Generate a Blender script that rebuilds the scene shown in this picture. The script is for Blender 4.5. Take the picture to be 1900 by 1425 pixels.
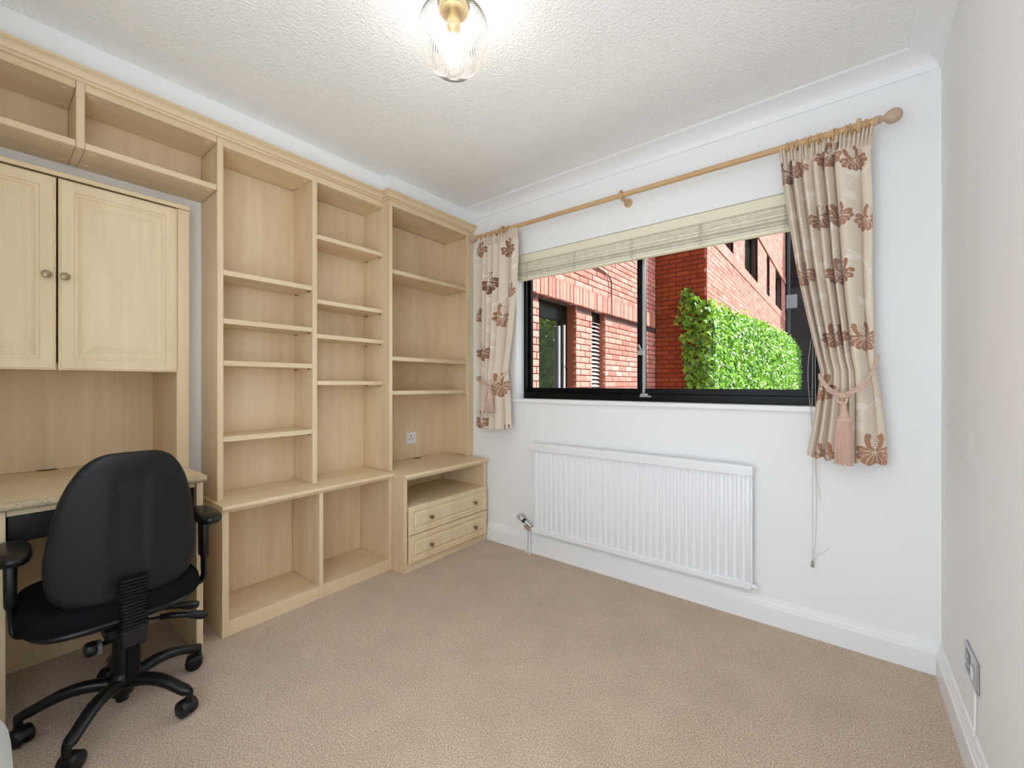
import bpy, math, random
import numpy as np
from mathutils import Vector, Matrix
random.seed(7); rng = np.random.default_rng(7)
scene = bpy.context.scene
for o in list(bpy.data.objects): bpy.data.objects.remove(o)
COL = scene.collection
R = math.radians
# ------------------------------------------------------------------ camera, sky, sun, exposure
CAM = Vector((2.455, -2.291, 1.12))
cd = bpy.data.cameras.new('camera'); cam = bpy.data.objects.new('camera', cd); COL.objects.link(cam)
cd.sensor_fit = 'HORIZONTAL'; cd.sensor_width = 36.0; cd.lens = 780.0/1900.0*36.0; cd.clip_start = 0.02; cd.clip_end = 200
cam.location = CAM; cam.rotation_euler = (R(90), 0, R(38.2)); scene.camera = cam
world = bpy.data.worlds.new('sky'); scene.world = world; world.use_nodes = True
bg = world.node_tree.nodes['Background']; bg.inputs[0].default_value = (0.83, 0.92, 1.0, 1); bg.inputs[1].default_value = 1.0
sd = bpy.data.lights.new('sun', 'SUN'); sun = bpy.data.objects.new('sun', sd); COL.objects.link(sun)
sd.energy = 4.3; sd.angle = R(0.53); sd.color = (1.0, 0.96, 0.9)
SUNV = Vector((0.815, 0.37, 0.895*1.40)).normalized()
sun.location = SUNV*30; sun.rotation_euler = SUNV.to_track_quat('Z', 'Y').to_euler()
vs = scene.view_settings; vs.view_transform = 'Standard'; vs.look = 'None'; vs.gamma = 1.0; vs.use_curve_mapping = False
vs.exposure = 1.92
try:
    scene.cycles.max_bounces = 6; scene.cycles.diffuse_bounces = 5; scene.cycles.glossy_bounces = 3; scene.cycles.transparent_max_bounces = 8
    scene.cycles.use_adaptive_sampling = True; scene.cycles.adaptive_threshold = 0.06; scene.cycles.adaptive_min_samples = 16
    scene.cycles.caustics_reflective = False; scene.cycles.caustics_refractive = False
    scene.cycles.use_denoising = True; scene.cycles.sample_clamp_indirect = 6
except Exception: pass

# ------------------------------------------------------------------ materials
def new_mat(name):
    m = bpy.data.materials.new(name); m.use_nodes = True
    nt = m.node_tree; nt.nodes.clear()
    out = nt.nodes.new('ShaderNodeOutputMaterial')
    return m, nt, out
def nd(nt, typ, **kw):
    n = nt.nodes.new(typ)
    for k, v in kw.items():
        if hasattr(n, k): setattr(n, k, v)
        else: n.inputs[k.replace('_', ' ')].default_value = v
    return n
def lk(nt, a, b): nt.links.new(a, b)
def c4(c): return (c[0], c[1], c[2], 1)
def srgb(r, g, b):
    f = lambda v: ((v/255+0.055)/1.055)**2.4 if v > 10 else v/255/12.92
    return (f(r), f(g), f(b))
def principled(nt, out, color, rough, metallic=0.0, spec=0.5):
    b = nd(nt, 'ShaderNodeBsdfPrincipled')
    b.inputs['Base Color'].default_value = c4(color); b.inputs['Roughness'].default_value = rough
    b.inputs['Metallic'].default_value = metallic; b.inputs['Specular IOR Level'].default_value = spec
    lk(nt, b.outputs[0], out.inputs[0]); return b
def coords(nt, scale):
    tc = nd(nt, 'ShaderNodeTexCoord'); mp = nd(nt, 'ShaderNodeMapping'); mp.inputs['Scale'].default_value = scale
    lk(nt, tc.outputs['Object'], mp.inputs[0]); return mp.outputs[0]
def plain(name, color, rough=0.5, metallic=0.0, spec=0.5, noise=None, bump=None):
    m, nt, out = new_mat(name); b = principled(nt, out, color, rough, metallic, spec)
    if noise:
        sc, amt = noise; v = coords(nt, (sc, sc, sc))
        n = nd(nt, 'ShaderNodeTexNoise', Scale=1.0, Detail=3.0); lk(nt, v, n.inputs['Vector'])
        r = nd(nt, 'ShaderNodeValToRGB'); r.color_ramp.elements[0].position = 0.3; r.color_ramp.elements[1].position = 0.7
        r.color_ramp.elements[0].color = c4([x*(1-amt) for x in color]); r.color_ramp.elements[1].color = c4([min(1, x*(1+amt)) for x in color])
        lk(nt, n.outputs[0], r.inputs[0]); lk(nt, r.outputs[0], b.inputs['Base Color'])
    if bump:
        sc, st, di = bump; v = coords(nt, (sc, sc, sc))
        n = nd(nt, 'ShaderNodeTexNoise', Scale=1.0, Detail=4.0); lk(nt, v, n.inputs['Vector'])
        bp = nd(nt, 'ShaderNodeBump', Strength=st, Distance=di); lk(nt, n.outputs[0], bp.inputs['Height']); lk(nt, bp.outputs[0], b.inputs['Normal'])
    return m
def wood(name, axis, light, dark):
    m, nt, out = new_mat(name); b = principled(nt, out, light, 0.42, 0, 0.35)
    s = [26.0, 26.0, 26.0]; s['xyz'.index(axis)] = 1.3
    v = coords(nt, s)
    n1 = nd(nt, 'ShaderNodeTexNoise', Scale=1.0, Detail=3.0, Roughness=0.6, Distortion=0.35); lk(nt, v, n1.inputs['Vector'])
    v2 = coords(nt, [x*0.16+0.8 for x in s])
    n2 = nd(nt, 'ShaderNodeTexNoise', Scale=1.0, Detail=2.0, Distortion=0.6); lk(nt, v2, n2.inputs['Vector'])
    ad = nd(nt, 'ShaderNodeMath', operation='MULTIPLY_ADD'); ad.inputs[1].default_value = 0.45
    hf = nd(nt, 'ShaderNodeMath', operation='MULTIPLY'); hf.inputs[1].default_value = 0.55
    lk(nt, n2.outputs[0], hf.inputs[0]); lk(nt, n1.outputs[0], ad.inputs[0]); lk(nt, hf.outputs[0], ad.inputs[2])
    r = nd(nt, 'ShaderNodeValToRGB'); r.color_ramp.elements[0].position = 0.33; r.color_ramp.elements[1].position = 0.66
    r.color_ramp.elements[0].color = c4(dark); r.color_ramp.elements[1].color = c4(light)
    lk(nt, ad.outputs[0], r.inputs[0]); lk(nt, r.outputs[0], b.inputs['Base Color'])
    return m
def brick_mat(name, ramp, rough=0.85):
    m, nt, out = new_mat(name); b = principled(nt, out, ramp[0], rough, 0, 0.2)
    g = nd(nt, 'ShaderNodeNewGeometry'); oi = nd(nt, 'ShaderNodeObjectInfo')
    a = nd(nt, 'ShaderNodeMath', operation='ADD'); lk(nt, g.outputs['Random Per Island'], a.inputs[0]); lk(nt, oi.outputs['Random'], a.inputs[1])
    f = nd(nt, 'ShaderNodeMath', operation='FRACT'); lk(nt, a.outputs[0], f.inputs[0])
    r = nd(nt, 'ShaderNodeValToRGB'); e = r.color_ramp.elements
    e[0].color = c4(ramp[0]); e[1].color = c4(ramp[-1])
    for i, c in enumerate(ramp[1:-1]):
        x = e.new((i+1)/(len(ramp)-1)); x.color = c4(c)
    lk(nt, f.outputs[0], r.inputs[0])
    tc = nd(nt, 'ShaderNodeTexCoord'); n = nd(nt, 'ShaderNodeTexNoise', Scale=38.0, Detail=4.0); lk(nt, tc.outputs['Object'], n.inputs['Vector'])
    mx = nd(nt, 'ShaderNodeMix', data_type='RGBA', blend_type='MULTIPLY'); mx.inputs[0].default_value = 0.55
    cr = nd(nt, 'ShaderNodeValToRGB'); cr.color_ramp.elements[0].position = 0.3; cr.color_ramp.elements[0].color = (0.55, 0.5, 0.5, 1); cr.color_ramp.elements[1].position = 0.62
    lk(nt, n.outputs[0], cr.inputs[0]); lk(nt, r.outputs[0], mx.inputs[6]); lk(nt, cr.outputs[0], mx.inputs[7]); lk(nt, mx.outputs[2], b.inputs['Base Color'])
    bp = nd(nt, 'ShaderNodeBump', Strength=0.6, Distance=0.004); lk(nt, n.outputs[0], bp.inputs['Height']); lk(nt, bp.outputs[0], b.inputs['Normal'])
    return m
def thin_glass(name, tint=(1, 1, 1), rough=0.0, ior=1.45, haze=0.0):
    m, nt, out = new_mat(name)
    t = nd(nt, 'ShaderNodeBsdfTransparent'); t.inputs[0].default_value = c4(tint)
    g = nd(nt, 'ShaderNodeBsdfGlossy'); g.inputs['Roughness'].default_value = rough
    f = nd(nt, 'ShaderNodeFresnel', IOR=ior)
    mx = nd(nt, 'ShaderNodeMixShader'); lk(nt, f.outputs[0], mx.inputs[0]); lk(nt, t.outputs[0], mx.inputs[1]); lk(nt, g.outputs[0], mx.inputs[2])
    last = mx
    if haze:
        d = nd(nt, 'ShaderNodeBsdfTranslucent'); d.inputs[0].default_value = (1, 0.98, 0.95, 1)
        m2 = nd(nt, 'ShaderNodeMixShader'); m2.inputs[0].default_value = haze
        lk(nt, mx.outputs[0], m2.inputs[1]); lk(nt, d.outputs[0], m2.inputs[2]); last = m2
    lk(nt, last.outputs[0], out.inputs[0]); return m

M = {}
M['wall'] = plain('white_wall_paint', srgb(243, 243, 243), 0.75, spec=0.2, bump=(220, 0.05, 0.001))
M['trim'] = plain('white_gloss_paint', srgb(243, 243, 244), 0.35, spec=0.4)
def ceiling_mat():
    m, nt, out = new_mat('textured_ceiling_paint'); b = principled(nt, out, srgb(247, 247, 246), 0.8, 0, 0.2)
    v = coords(nt, (1, 1, 1))
    n = nd(nt, 'ShaderNodeTexNoise', Scale=95.0, Detail=2.0, Roughness=0.5, Distortion=0.7); lk(nt, v, n.inputs['Vector'])
    vo = nd(nt, 'ShaderNodeTexVoronoi', Scale=120.0); lk(nt, v, vo.inputs['Vector'])
    a = nd(nt, 'ShaderNodeMath', operation='ADD'); lk(nt, n.outputs[0], a.inputs[0]); lk(nt, vo.outputs['Distance'], a.inputs[1])
    bp = nd(nt, 'ShaderNodeBump', Strength=0.42, Distance=0.006); lk(nt, a.outputs[0], bp.inputs['Height']); lk(nt, bp.outputs[0], b.inputs['Normal'])
    return m
M['ceiling'] = ceiling_mat()
def carpet_mat():
    m, nt, out = new_mat('beige_carpet'); b = principled(nt, out, srgb(190, 165, 142), 0.95, 0, 0.1)
    v = coords(nt, (1, 1, 1))
    n = nd(nt, 'ShaderNodeTexNoise', Scale=210.0, Detail=2.0, Roughness=0.6); lk(nt, v, n.inputs['Vector'])
    r = nd(nt, 'ShaderNodeValToRGB'); e = r.color_ramp.elements
    e[0].position = 0.36; e[0].color = c4(srgb(178, 150, 126)); e[1].position = 0.66; e[1].color = c4(srgb(238, 217, 194))
    lk(nt, n.outputs[0], r.inputs[0])
    n2 = nd(nt, 'ShaderNodeTexNoise', Scale=5.0, Detail=3.0, Roughness=0.65); lk(nt, v, n2.inputs['Vector'])
    r2 = nd(nt, 'ShaderNodeValToRGB'); r2.color_ramp.elements[0].position = 0.35; r2.color_ramp.elements[0].color = (0.92, 0.915, 0.91, 1); r2.color_ramp.elements[1].position = 0.6
    lk(nt, n2.outputs[0], r2.inputs[0])
    mx = nd(nt, 'ShaderNodeMix', data_type='RGBA', blend_type='MULTIPLY'); mx.inputs[0].default_value = 1.0
    lk(nt, r.outputs[0], mx.inputs[6]); lk(nt, r2.outputs[0], mx.inputs[7]); lk(nt, mx.outputs[2], b.inputs['Base Color'])
    bp = nd(nt, 'ShaderNodeBump', Strength=0.9, Distance=0.006); lk(nt, n.outputs[0], bp.inputs['Height']); lk(nt, bp.outputs[0], b.inputs['Normal'])
    b.inputs['Sheen Weight'].default_value = 0.25
    return m
M['carpet'] = carpet_mat()
WL, WD = srgb(234, 214, 180), srgb(218, 193, 153)
M['wood_v'] = wood('maple_upright_grain', 'z', WL, WD)
M['wood_h'] = wood('maple_long_grain', 'y', WL, WD)
M['wood_d'] = wood('maple_door_grain', 'z', srgb(234, 215, 179), srgb(220, 197, 156))
M['chip'] = plain('worn_chipboard_edge', srgb(190, 170, 140), 0.8, noise=(160, 0.28))
M['pole'] = wood('light_pole_wood', 'x', srgb(212, 178, 134), srgb(196, 158, 112))
M['finial'] = plain('limed_wood', srgb(196, 170, 146), 0.55, noise=(60, 0.08))
M['black_plastic'] = plain('black_plastic', (0.006, 0.006, 0.007), 0.36, spec=0.4)
M['black_shell'] = plain('black_moulded_shell', (0.008, 0.008, 0.009), 0.5, spec=0.32, bump=(500, 0.08, 0.0006))
M['black_fabric'] = plain('black_seat_fabric', (0.006, 0.006, 0.007), 0.95, spec=0.1, bump=(700, 0.5, 0.001))
M['grey_label'] = plain('grey_plastic', (0.10, 0.11, 0.13), 0.45)
M['black_metal'] = plain('black_window_metal', (0.003, 0.003, 0.0035), 0.35, spec=0.18)
M['chrome'] = plain('chrome', (0.75, 0.76, 0.78), 0.18, 1.0)
M['silver'] = plain('brushed_aluminium', (0.55, 0.56, 0.58), 0.35, 0.9)
M['bronze'] = plain('antique_bronze', (0.30, 0.23, 0.14), 0.33, 0.9)
M['brass'] = plain('pale_brass', (0.72, 0.56, 0.32), 0.35, 0.75)
M['socket'] = plain('white_socket_plastic', srgb(236, 236, 238), 0.35)
M['dark'] = plain('dark_hole', (0.02, 0.02, 0.02), 0.6)
M['radiator'] = plain('white_radiator_enamel', srgb(240, 240, 242), 0.3, spec=0.5)
M['pelmet'] = plain('cream_blind_board', srgb(236, 229, 204), 0.5)
M['bamboo'] = plain('bamboo_slat', srgb(216, 208, 184), 0.6, noise=(40, 0.10))
M['cordm'] = plain('blind_cord', srgb(200, 190, 172), 0.7)
M['greycord'] = plain('grey_cord_pull', srgb(150, 150, 150), 0.5)
M['rope'] = plain('pink_beige_rope', srgb(214, 186, 166), 0.6, noise=(300, 0.12))
M['tassel'] = plain('dusty_pink_tassel', srgb(208, 174, 156), 0.7, noise=(220, 0.10))
M['glass'] = thin_glass('window_glass', (0.97, 0.985, 0.975), 0.0, 1.14)
M['shade'] = thin_glass('ribbed_clear_glass', (0.985, 0.98, 0.975), 0.10, 1.16, 0.012)
def emit(name, col, st):
    m, nt, out = new_mat(name); e = nd(nt, 'ShaderNodeEmission', Strength=st); e.inputs[0].default_value = c4(col); lk(nt, e.outputs[0], out.inputs[0]); return m
M['bulb'] = emit('lit_bulb', (1.0, 0.95, 0.88), 13.0)
M['brick'] = brick_mat('red_brick', [srgb(172, 110, 100), srgb(184, 124, 115), srgb(186, 120, 109), srgb(164, 98, 88), srgb(196, 140, 132)])
M['brick_end_shade'] = brick_mat('red_brick_painted_shade', [srgb(136, 62, 34), srgb(126, 52, 26), srgb(140, 68, 38), srgb(120, 50, 26)])  # shade of the end wall put into a darker copy of the red brick
M['brick_deep_shade'] = brick_mat('brick_painted_deep_shade', [srgb(36, 26, 30), srgb(30, 22, 26), srgb(40, 28, 31)])  # far wall's shade put into a near-black base colour
M['mortar'] = plain('dark_mortar', srgb(72, 48, 44), 0.95, noise=(30, 0.15))
M['reveal'] = plain('brown_reveal', srgb(120, 66, 48), 0.9, noise=(30, 0.2))
M['grey_frame'] = plain('grey_metal_frame', srgb(120, 124, 128), 0.4)
M['white_frame'] = plain('white_louvre_blade', srgb(226, 230, 234), 0.45)
def refl_glass():
    m, nt, out = new_mat('reflective_dark_glass')
    d = nd(nt, 'ShaderNodeBsdfPrincipled'); d.inputs['Base Color'].default_value = (0.012, 0.014, 0.012, 1); d.inputs['Roughness'].default_value = 0.05
    g = nd(nt, 'ShaderNodeBsdfGlossy'); g.inputs['Roughness'].default_value = 0.01; g.inputs[0].default_value = (0.9, 0.92, 0.85, 1)
    mx = nd(nt, 'ShaderNodeMixShader'); mx.inputs[0].default_value = 0.28
    lk(nt, d.outputs[0], mx.inputs[1]); lk(nt, g.outputs[0], mx.inputs[2]); lk(nt, mx.outputs[0], out.inputs[0]); return m
M['rglass'] = refl_glass()
def leaf_mat(name, ramp):
    m, nt, out = new_mat(name)
    b = nd(nt, 'ShaderNodeBsdfPrincipled'); b.inputs['Roughness'].default_value = 0.32; b.inputs['Specular IOR Level'].default_value = 0.6
    g = nd(nt, 'ShaderNodeNewGeometry'); oi = nd(nt, 'ShaderNodeObjectInfo')
    a = nd(nt, 'ShaderNodeMath', operation='ADD'); lk(nt, g.outputs['Random Per Island'], a.inputs[0]); lk(nt, oi.outputs['Random'], a.inputs[1])
    f = nd(nt, 'ShaderNodeMath', operation='FRACT'); lk(nt, a.outputs[0], f.inputs[0])
    r = nd(nt, 'ShaderNodeValToRGB'); e = r.color_ramp.elements; e[0].color = c4(ramp[0]); e[1].color = c4(ramp[-1])
    for i, c in enumerate(ramp[1:-1]): x = e.new((i+1)/(len(ramp)-1)); x.color = c4(c)
    lk(nt, f.outputs[0], r.inputs[0]); lk(nt, r.outputs[0], b.inputs['Base Color'])
    t = nd(nt, 'ShaderNodeBsdfTranslucent'); lk(nt, r.outputs[0], t.inputs[0])
    mx = nd(nt, 'ShaderNodeMixShader'); mx.inputs[0].default_value = 0.3
    lk(nt, b.outputs[0], mx.inputs[1]); lk(nt, t.outputs[0], mx.inputs[2]); lk(nt, mx.outputs[0], out.inputs[0]); return m
M['ivy'] = leaf_mat('ivy_leaf', [srgb(44, 84, 20), srgb(84, 136, 24), srgb(116, 166, 36), srgb(140, 184, 50), srgb(66, 112, 34)])
M['tree'] = leaf_mat('tree_leaf', [srgb(80, 130, 40), srgb(120, 160, 60), srgb(150, 186, 80)])
M['bark'] = plain('bark', srgb(84, 66, 50), 0.9, noise=(20, 0.3))
M['paving'] = plain('grey_paving', srgb(150, 146, 138), 0.9, noise=(4, 0.12))
M['bedding'] = plain('pale_bedding', srgb(222, 228, 226), 0.8, bump=(60, 0.2, 0.004))
def cloth_mat():
    m, nt, out = new_mat('floral_curtain_fabric'); b = principled(nt, out, srgb(220, 202, 180), 0.7, 0, 0.25)
    a = nd(nt, 'ShaderNodeAttribute', attribute_name='print'); lk(nt, a.outputs['Color'], b.inputs['Base Color'])
    b.inputs['Sheen Weight'].default_value = 0.2
    t = nd(nt, 'ShaderNodeBsdfTranslucent'); lk(nt, a.outputs['Color'], t.inputs[0])
    mx = nd(nt, 'ShaderNodeMixShader'); mx.inputs[0].default_value = 0.08
    lk(nt, b.outputs[0], mx.inputs[1]); lk(nt, t.outputs[0], mx.inputs[2]); lk(nt, mx.outputs[0], out.inputs[0]); return m
M['cloth'] = cloth_mat()

# ------------------------------------------------------------------ mesh helpers
W = {}                                             # world offset of a thing and of its parts
class MB:
    def __init__(s): s.v = []; s.f = []
    def add(s, vs_, fs_):
        n = len(s.v); s.v.extend([tuple(map(float, p)) for p in vs_]); s.f.extend([tuple(i+n for i in f) for f in fs_]); return s
    def box(s, x0, x1, y0, y1, z0, z1, b=0.0012):
        x0, x1 = min(x0, x1), max(x0, x1); y0, y1 = min(y0, y1), max(y0, y1); z0, z1 = min(z0, z1), max(z0, z1)
        b = min(b, (x1-x0)*.4, (y1-y0)*.4, (z1-z0)*.4)
        if b <= 0:
            return s.add([(x0,y0,z0),(x1,y0,z0),(x1,y1,z0),(x0,y1,z0),(x0,y0,z1),(x1,y0,z1),(x1,y1,z1),(x0,y1,z1)],
                         [(0,3,2,1),(4,5,6,7),(0,1,5,4),(1,2,6,5),(2,3,7,6),(3,0,4,7)])
        V = []; idx = {}
        for ix in (0, 1):
            for iy in (0, 1):
                for iz in (0, 1):
                    X = (x0, x1)[ix]; Y = (y0, y1)[iy]; Z = (z0, z1)[iz]
                    dx = b*(1-2*ix); dy = b*(1-2*iy); dz = b*(1-2*iz)
                    idx[(ix,iy,iz,0)] = len(V); V.append((X, Y+dy, Z+dz))
                    idx[(ix,iy,iz,1)] = len(V); V.append((X+dx, Y, Z+dz))
                    idx[(ix,iy,iz,2)] = len(V); V.append((X+dx, Y+dy, Z))
        F = []
        def quad(a, c, d, e, out):
            p = [Vector(V[i]) for i in (a, c, d, e)]
            n = (p[1]-p[0]).cross(p[2]-p[0])
            F.append((a, c, d, e) if n.dot(out) > 0 else (e, d, c, a))
        for ax in range(3):
            o1, o2 = [a for a in range(3) if a != ax]
            for sd_ in (0, 1):
                k = []
                for (p, q) in ((0,0),(1,0),(1,1),(0,1)):
                    t = [0,0,0]; t[ax] = sd_; t[o1] = p; t[o2] = q; k.append(idx[tuple(t)+(ax,)])
                out = Vector((0,0,0)); out[ax] = 2*sd_-1; quad(*k, out)
            for p in (0, 1):
                for q in (0, 1):
                    a = [0,0,0]; a[o1] = p; a[o2] = q; c = list(a); c[ax] = 1
                    out = Vector((0,0,0)); out[o1] = 2*p-1; out[o2] = 2*q-1
                    quad(idx[tuple(a)+(o1,)], idx[tuple(c)+(o1,)], idx[tuple(c)+(o2,)], idx[tuple(a)+(o2,)], out)
        for ix in (0, 1):
            for iy in (0, 1):
                for iz in (0, 1):
                    t = [idx[(ix,iy,iz,k)] for k in range(3)]
                    p = [Vector(V[i]) for i in t]; n = (p[1]-p[0]).cross(p[2]-p[0])
                    F.append(tuple(t) if n.dot(Vector((2*ix-1,2*iy-1,2*iz-1))) > 0 else tuple(t[::-1]))
        return s.add(V, F)
    def lathe(s, prof, seg=24, origin=(0,0,0), axis=(0,0,1), rib=None):
        """prof: list of (radius, height along axis)."""
        q = Vector((0,0,1)).rotation_difference(Vector(axis).normalized()); o = Vector(origin)
        V = []; F = []; n = len(prof)
        for (r, h) in prof:
            for k in range(seg):
                a = 2*math.pi*k/seg; rr = r*(1 + (rib(a, h) if rib else 0))
                V.append(o + q @ Vector((rr*math.cos(a), rr*math.sin(a), h)))
        for i in range(n-1):
            for k in range(seg):
                k2 = (k+1) % seg
                F.append((i*seg+k, i*seg+k2, (i+1)*seg+k2, (i+1)*seg+k))
        if prof[0][0] > 1e-6: F.append(tuple(range(seg-1, -1, -1)))
        if prof[-1][0] > 1e-6: F.append(tuple((n-1)*seg+k for k in range(seg)))
        return s.add(V, F)
    def cyl(s, a, b, r, seg=16, r2=None):
        a = Vector(a); b = Vector(b); L = (b-a).length; r2 = r if r2 is None else r2
        e = min(r, r2)*0.12
        return s.lathe([(r-e, 0), (r, e), (r2, L-e), (r2-e, L)], seg, a, b-a)
    def tube(s, pts, r, seg=10, closed=False):
        pts = [Vector(p) for p in pts]; n = len(pts); rad = r if hasattr(r, '__len__') else [r]*n
        V = []; F = []; T = []
        for i in range(n):
            a = pts[(i-1) % n] if (closed or i > 0) else pts[i]; b = pts[(i+1) % n] if (closed or i < n-1) else pts[i]
            T.append((b-a).normalized())
        up = Vector((0,0,1)) if abs(T[0].z) < .9 else Vector((1,0,0))
        N = (up - T[0]*up.dot(T[0])).normalized()
        for i in range(n):
            N = (N - T[i]*N.dot(T[i])).normalized(); Bn = T[i].cross(N)
            for k in range(seg):
                a = 2*math.pi*k/seg; V.append(pts[i] + (N*math.cos(a) + Bn*math.sin(a))*rad[i])
        m = n if closed else n-1
        for i in range(m):
            j = (i+1) % n
            for k in range(seg):
                k2 = (k+1) % seg; F.append((i*seg+k, i*seg+k2, j*seg+k2, j*seg+k))
        if not closed: F.append(tuple(range(seg-1, -1, -1))); F.append(tuple((n-1)*seg+k for k in range(seg)))
        return s.add(V, F)
    def rings(s, loops, cap0=True, cap1=True):
        """quad strips between equal-length closed loops."""
        n = len(loops[0]); V = [p for l in loops for p in l]; F = []
        for i in range(len(loops)-1):
            for k in range(n):
                k2 = (k+1) % n; F.append((i*n+k, i*n+k2, (i+1)*n+k2, (i+1)*n+k))
        if cap0: F.append(tuple(range(n-1, -1, -1)))
        if cap1: F.append(tuple((len(loops)-1)*n+k for k in range(n)))
        return s.add(V, F)
    def grid(s, P):
        """P: array rows x cols x 3"""
        nr, nc = len(P), len(P[0]); V = [p for row in P for p in row]
        return s.add(V, [(i*nc+j, i*nc+j+1, (i+1)*nc+j+1, (i+1)*nc+j) for i in range(nr-1) for j in range(nc-1)])
    def extrude(s, poly, axis, a, b):
        """poly: closed 2D polygon in the plane normal to axis, extruded from a to b."""
        def P(u, v, t): return {'x': (t,u,v), 'y': (u,t,v), 'z': (u,v,t)}[axis]
        n = len(poly); V = [P(u,v,a) for u,v in poly] + [P(u,v,b) for u,v in poly]
        F = [(k, (k+1) % n, n+(k+1) % n, n+k) for k in range(n)] + [tuple(range(n-1,-1,-1)), tuple(range(n, 2*n))]
        return s.add(V, F)
    def mesh(s, name, off=(0,0,0), smooth=False, fix=True):
        me = bpy.data.meshes.new(name)
        me.from_pydata([(p[0]-off[0], p[1]-off[1], p[2]-off[2]) for p in s.v], [], s.f)
        if fix:
            import bmesh
            bm = bmesh.new(); bm.from_mesh(me); bmesh.ops.recalc_face_normals(bm, faces=bm.faces); bm.to_mesh(me); bm.free()
        if smooth:
            me.polygons.foreach_set('use_smooth', [True]*len(me.polygons)); me.set_sharp_from_angle(angle=R(38))
        me.update(); return me
    def part(s, name, mat, parent, smooth=False, fix=True, label=None, loc=None):
        off = W[parent]; me = s.mesh(name, off, smooth, fix)
        o = bpy.data.objects.new(name, me); COL.objects.link(o); o.parent = parent; W[o] = off
        me.materials.append(M[mat] if isinstance(mat, str) else mat)
        if label: o['label'] = label
        return o
    def solo(s, name, mat, label, cat, loc, group=None, smooth=False, fix=True):
        me = s.mesh(name, loc, smooth, fix); o = bpy.data.objects.new(name, me); COL.objects.link(o); o.location = loc; W[o] = Vector(loc)
        me.materials.append(M[mat]); o['label'] = label; o['category'] = cat
        if group: o['group'] = group
        return o
    def struct(s, name, mat, label=None, smooth=False, cat=None):
        me = s.mesh(name, (0,0,0), smooth); o = bpy.data.objects.new(name, me); COL.objects.link(o); W[o] = Vector((0,0,0))
        me.materials.append(M[mat]); o['kind'] = 'structure'
        if label: o['label'] = label
        if cat: o['category'] = cat
        return o
def thing(name, label, cat, loc=(0,0,0), group=None):
    o = bpy.data.objects.new(name, None); COL.objects.link(o); o.location = loc; o.empty_display_size = 0.05
    o['label'] = label; o['category'] = cat; W[o] = Vector(loc)
    if group: o['group'] = group
    return o
def copy_part(src, parent, loc, rot=None, name=None):
    c = src.copy(); COL.objects.link(c); c.parent = parent; c.location = loc
    if rot is not None: c.rotation_euler = rot
    W[c] = W[parent]; return c
def rects_minus(u0, u1, v0, v1, holes):
    """tile the rectangle by boxes that leave the holes free"""
    us = sorted({u0, u1, *[h[0] for h in holes], *[h[1] for h in holes]}); us = [u for u in us if u0 <= u <= u1]
    out = []
    for a, b in zip(us[:-1], us[1:]):
        spans = [(v0, v1)]
        for h in holes:
            if h[0] <= a+1e-6 and h[1] >= b-1e-6:
                ns = []
                for p, q in spans:
                    if h[3] <= p or h[2] >= q: ns.append((p, q)); continue
                    if h[2] > p: ns.append((p, h[2]))
                    if h[3] < q: ns.append((h[3], q))
                spans = ns
        out += [(a, b, p, q) for p, q in spans]
    return out
def smooth_path(pts, n=8):
    pts = [Vector(p) for p in pts]; out = []
    for i in range(len(pts)-1):
        p0 = pts[max(i-1, 0)]; p1 = pts[i]; p2 = pts[i+1]; p3 = pts[min(i+2, len(pts)-1)]
        for k in range(n):
            t = k/n
            out.append(0.5*((2*p1) + (p2-p0)*t + (2*p0-5*p1+4*p2-p3)*t*t + (3*p1-p0-3*p2+p3)*t**3))
    out.append(pts[-1]); return out

# ------------------------------------------------------------------ the room
XR, CZ, YB = 2.753, 2.40, -2.62
WX0, WX1, WZ0, WZ1 = 0.69, 2.39, 1.0, 2.0          # window opening
MB().box(-0.6, XR+0.3, YB, 0.3, -0.1, 0.0, 0).struct('floor', 'carpet', 'beige speckled carpet')
MB().box(-0.6, XR+0.3, YB, 0.8, CZ, CZ+0.25, 0).struct('ceiling', 'ceiling', 'white stippled ceiling')  # slab runs out past the window as an added eave to keep sun out
w = MB()
for a, b, c, d in rects_minus(-0.6, XR+0.3, 0.0, CZ, [(WX0, WX1, WZ0, WZ1)]): w.box(a, b, 0.0, 0.151, c, d, 0)
w.struct('wall_back', 'wall', 'white wall around the window')
w = MB()
w.box(-0.6, 0, -1.692, 0, 0, CZ, 0).box(-0.6, 0, -2.53, -1.692, 1.93, CZ, 0).box(-0.6, 0, YB, -2.53, 0, CZ, 0).box(-0.6, -0.36, -2.53, -1.692, 0, 1.93, 0)
w.struct('wall_left', 'wall', 'white wall with the desk alcove')
MB().box(XR, XR+0.3, YB, 0, 0, CZ, 0).struct('wall_right', 'wall', 'plain white wall')
MB().box(-0.6, 1.25, YB-.12, YB, 0, CZ, 0).box(1.25, XR+.3, YB-.12, YB, 2.10, CZ, 0).struct('wall_front', 'wall', 'unseen white wall behind the camera, opening shaped for the light')  # unseen wall; its opening is shaped to keep skylight off the desk side
MB().box(-.03, 9.0, 0.0, .15, CZ+.25, 9.5, 0).box(XR+.3, 9.0, 0.0, .15, -.6, CZ+.25, 0).struct('wall_sky_block', 'mortar', 'unseen upper facade added to block sky from the yard walls')  # unseen facade, added to keep skylight off the shaded yard walls
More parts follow.
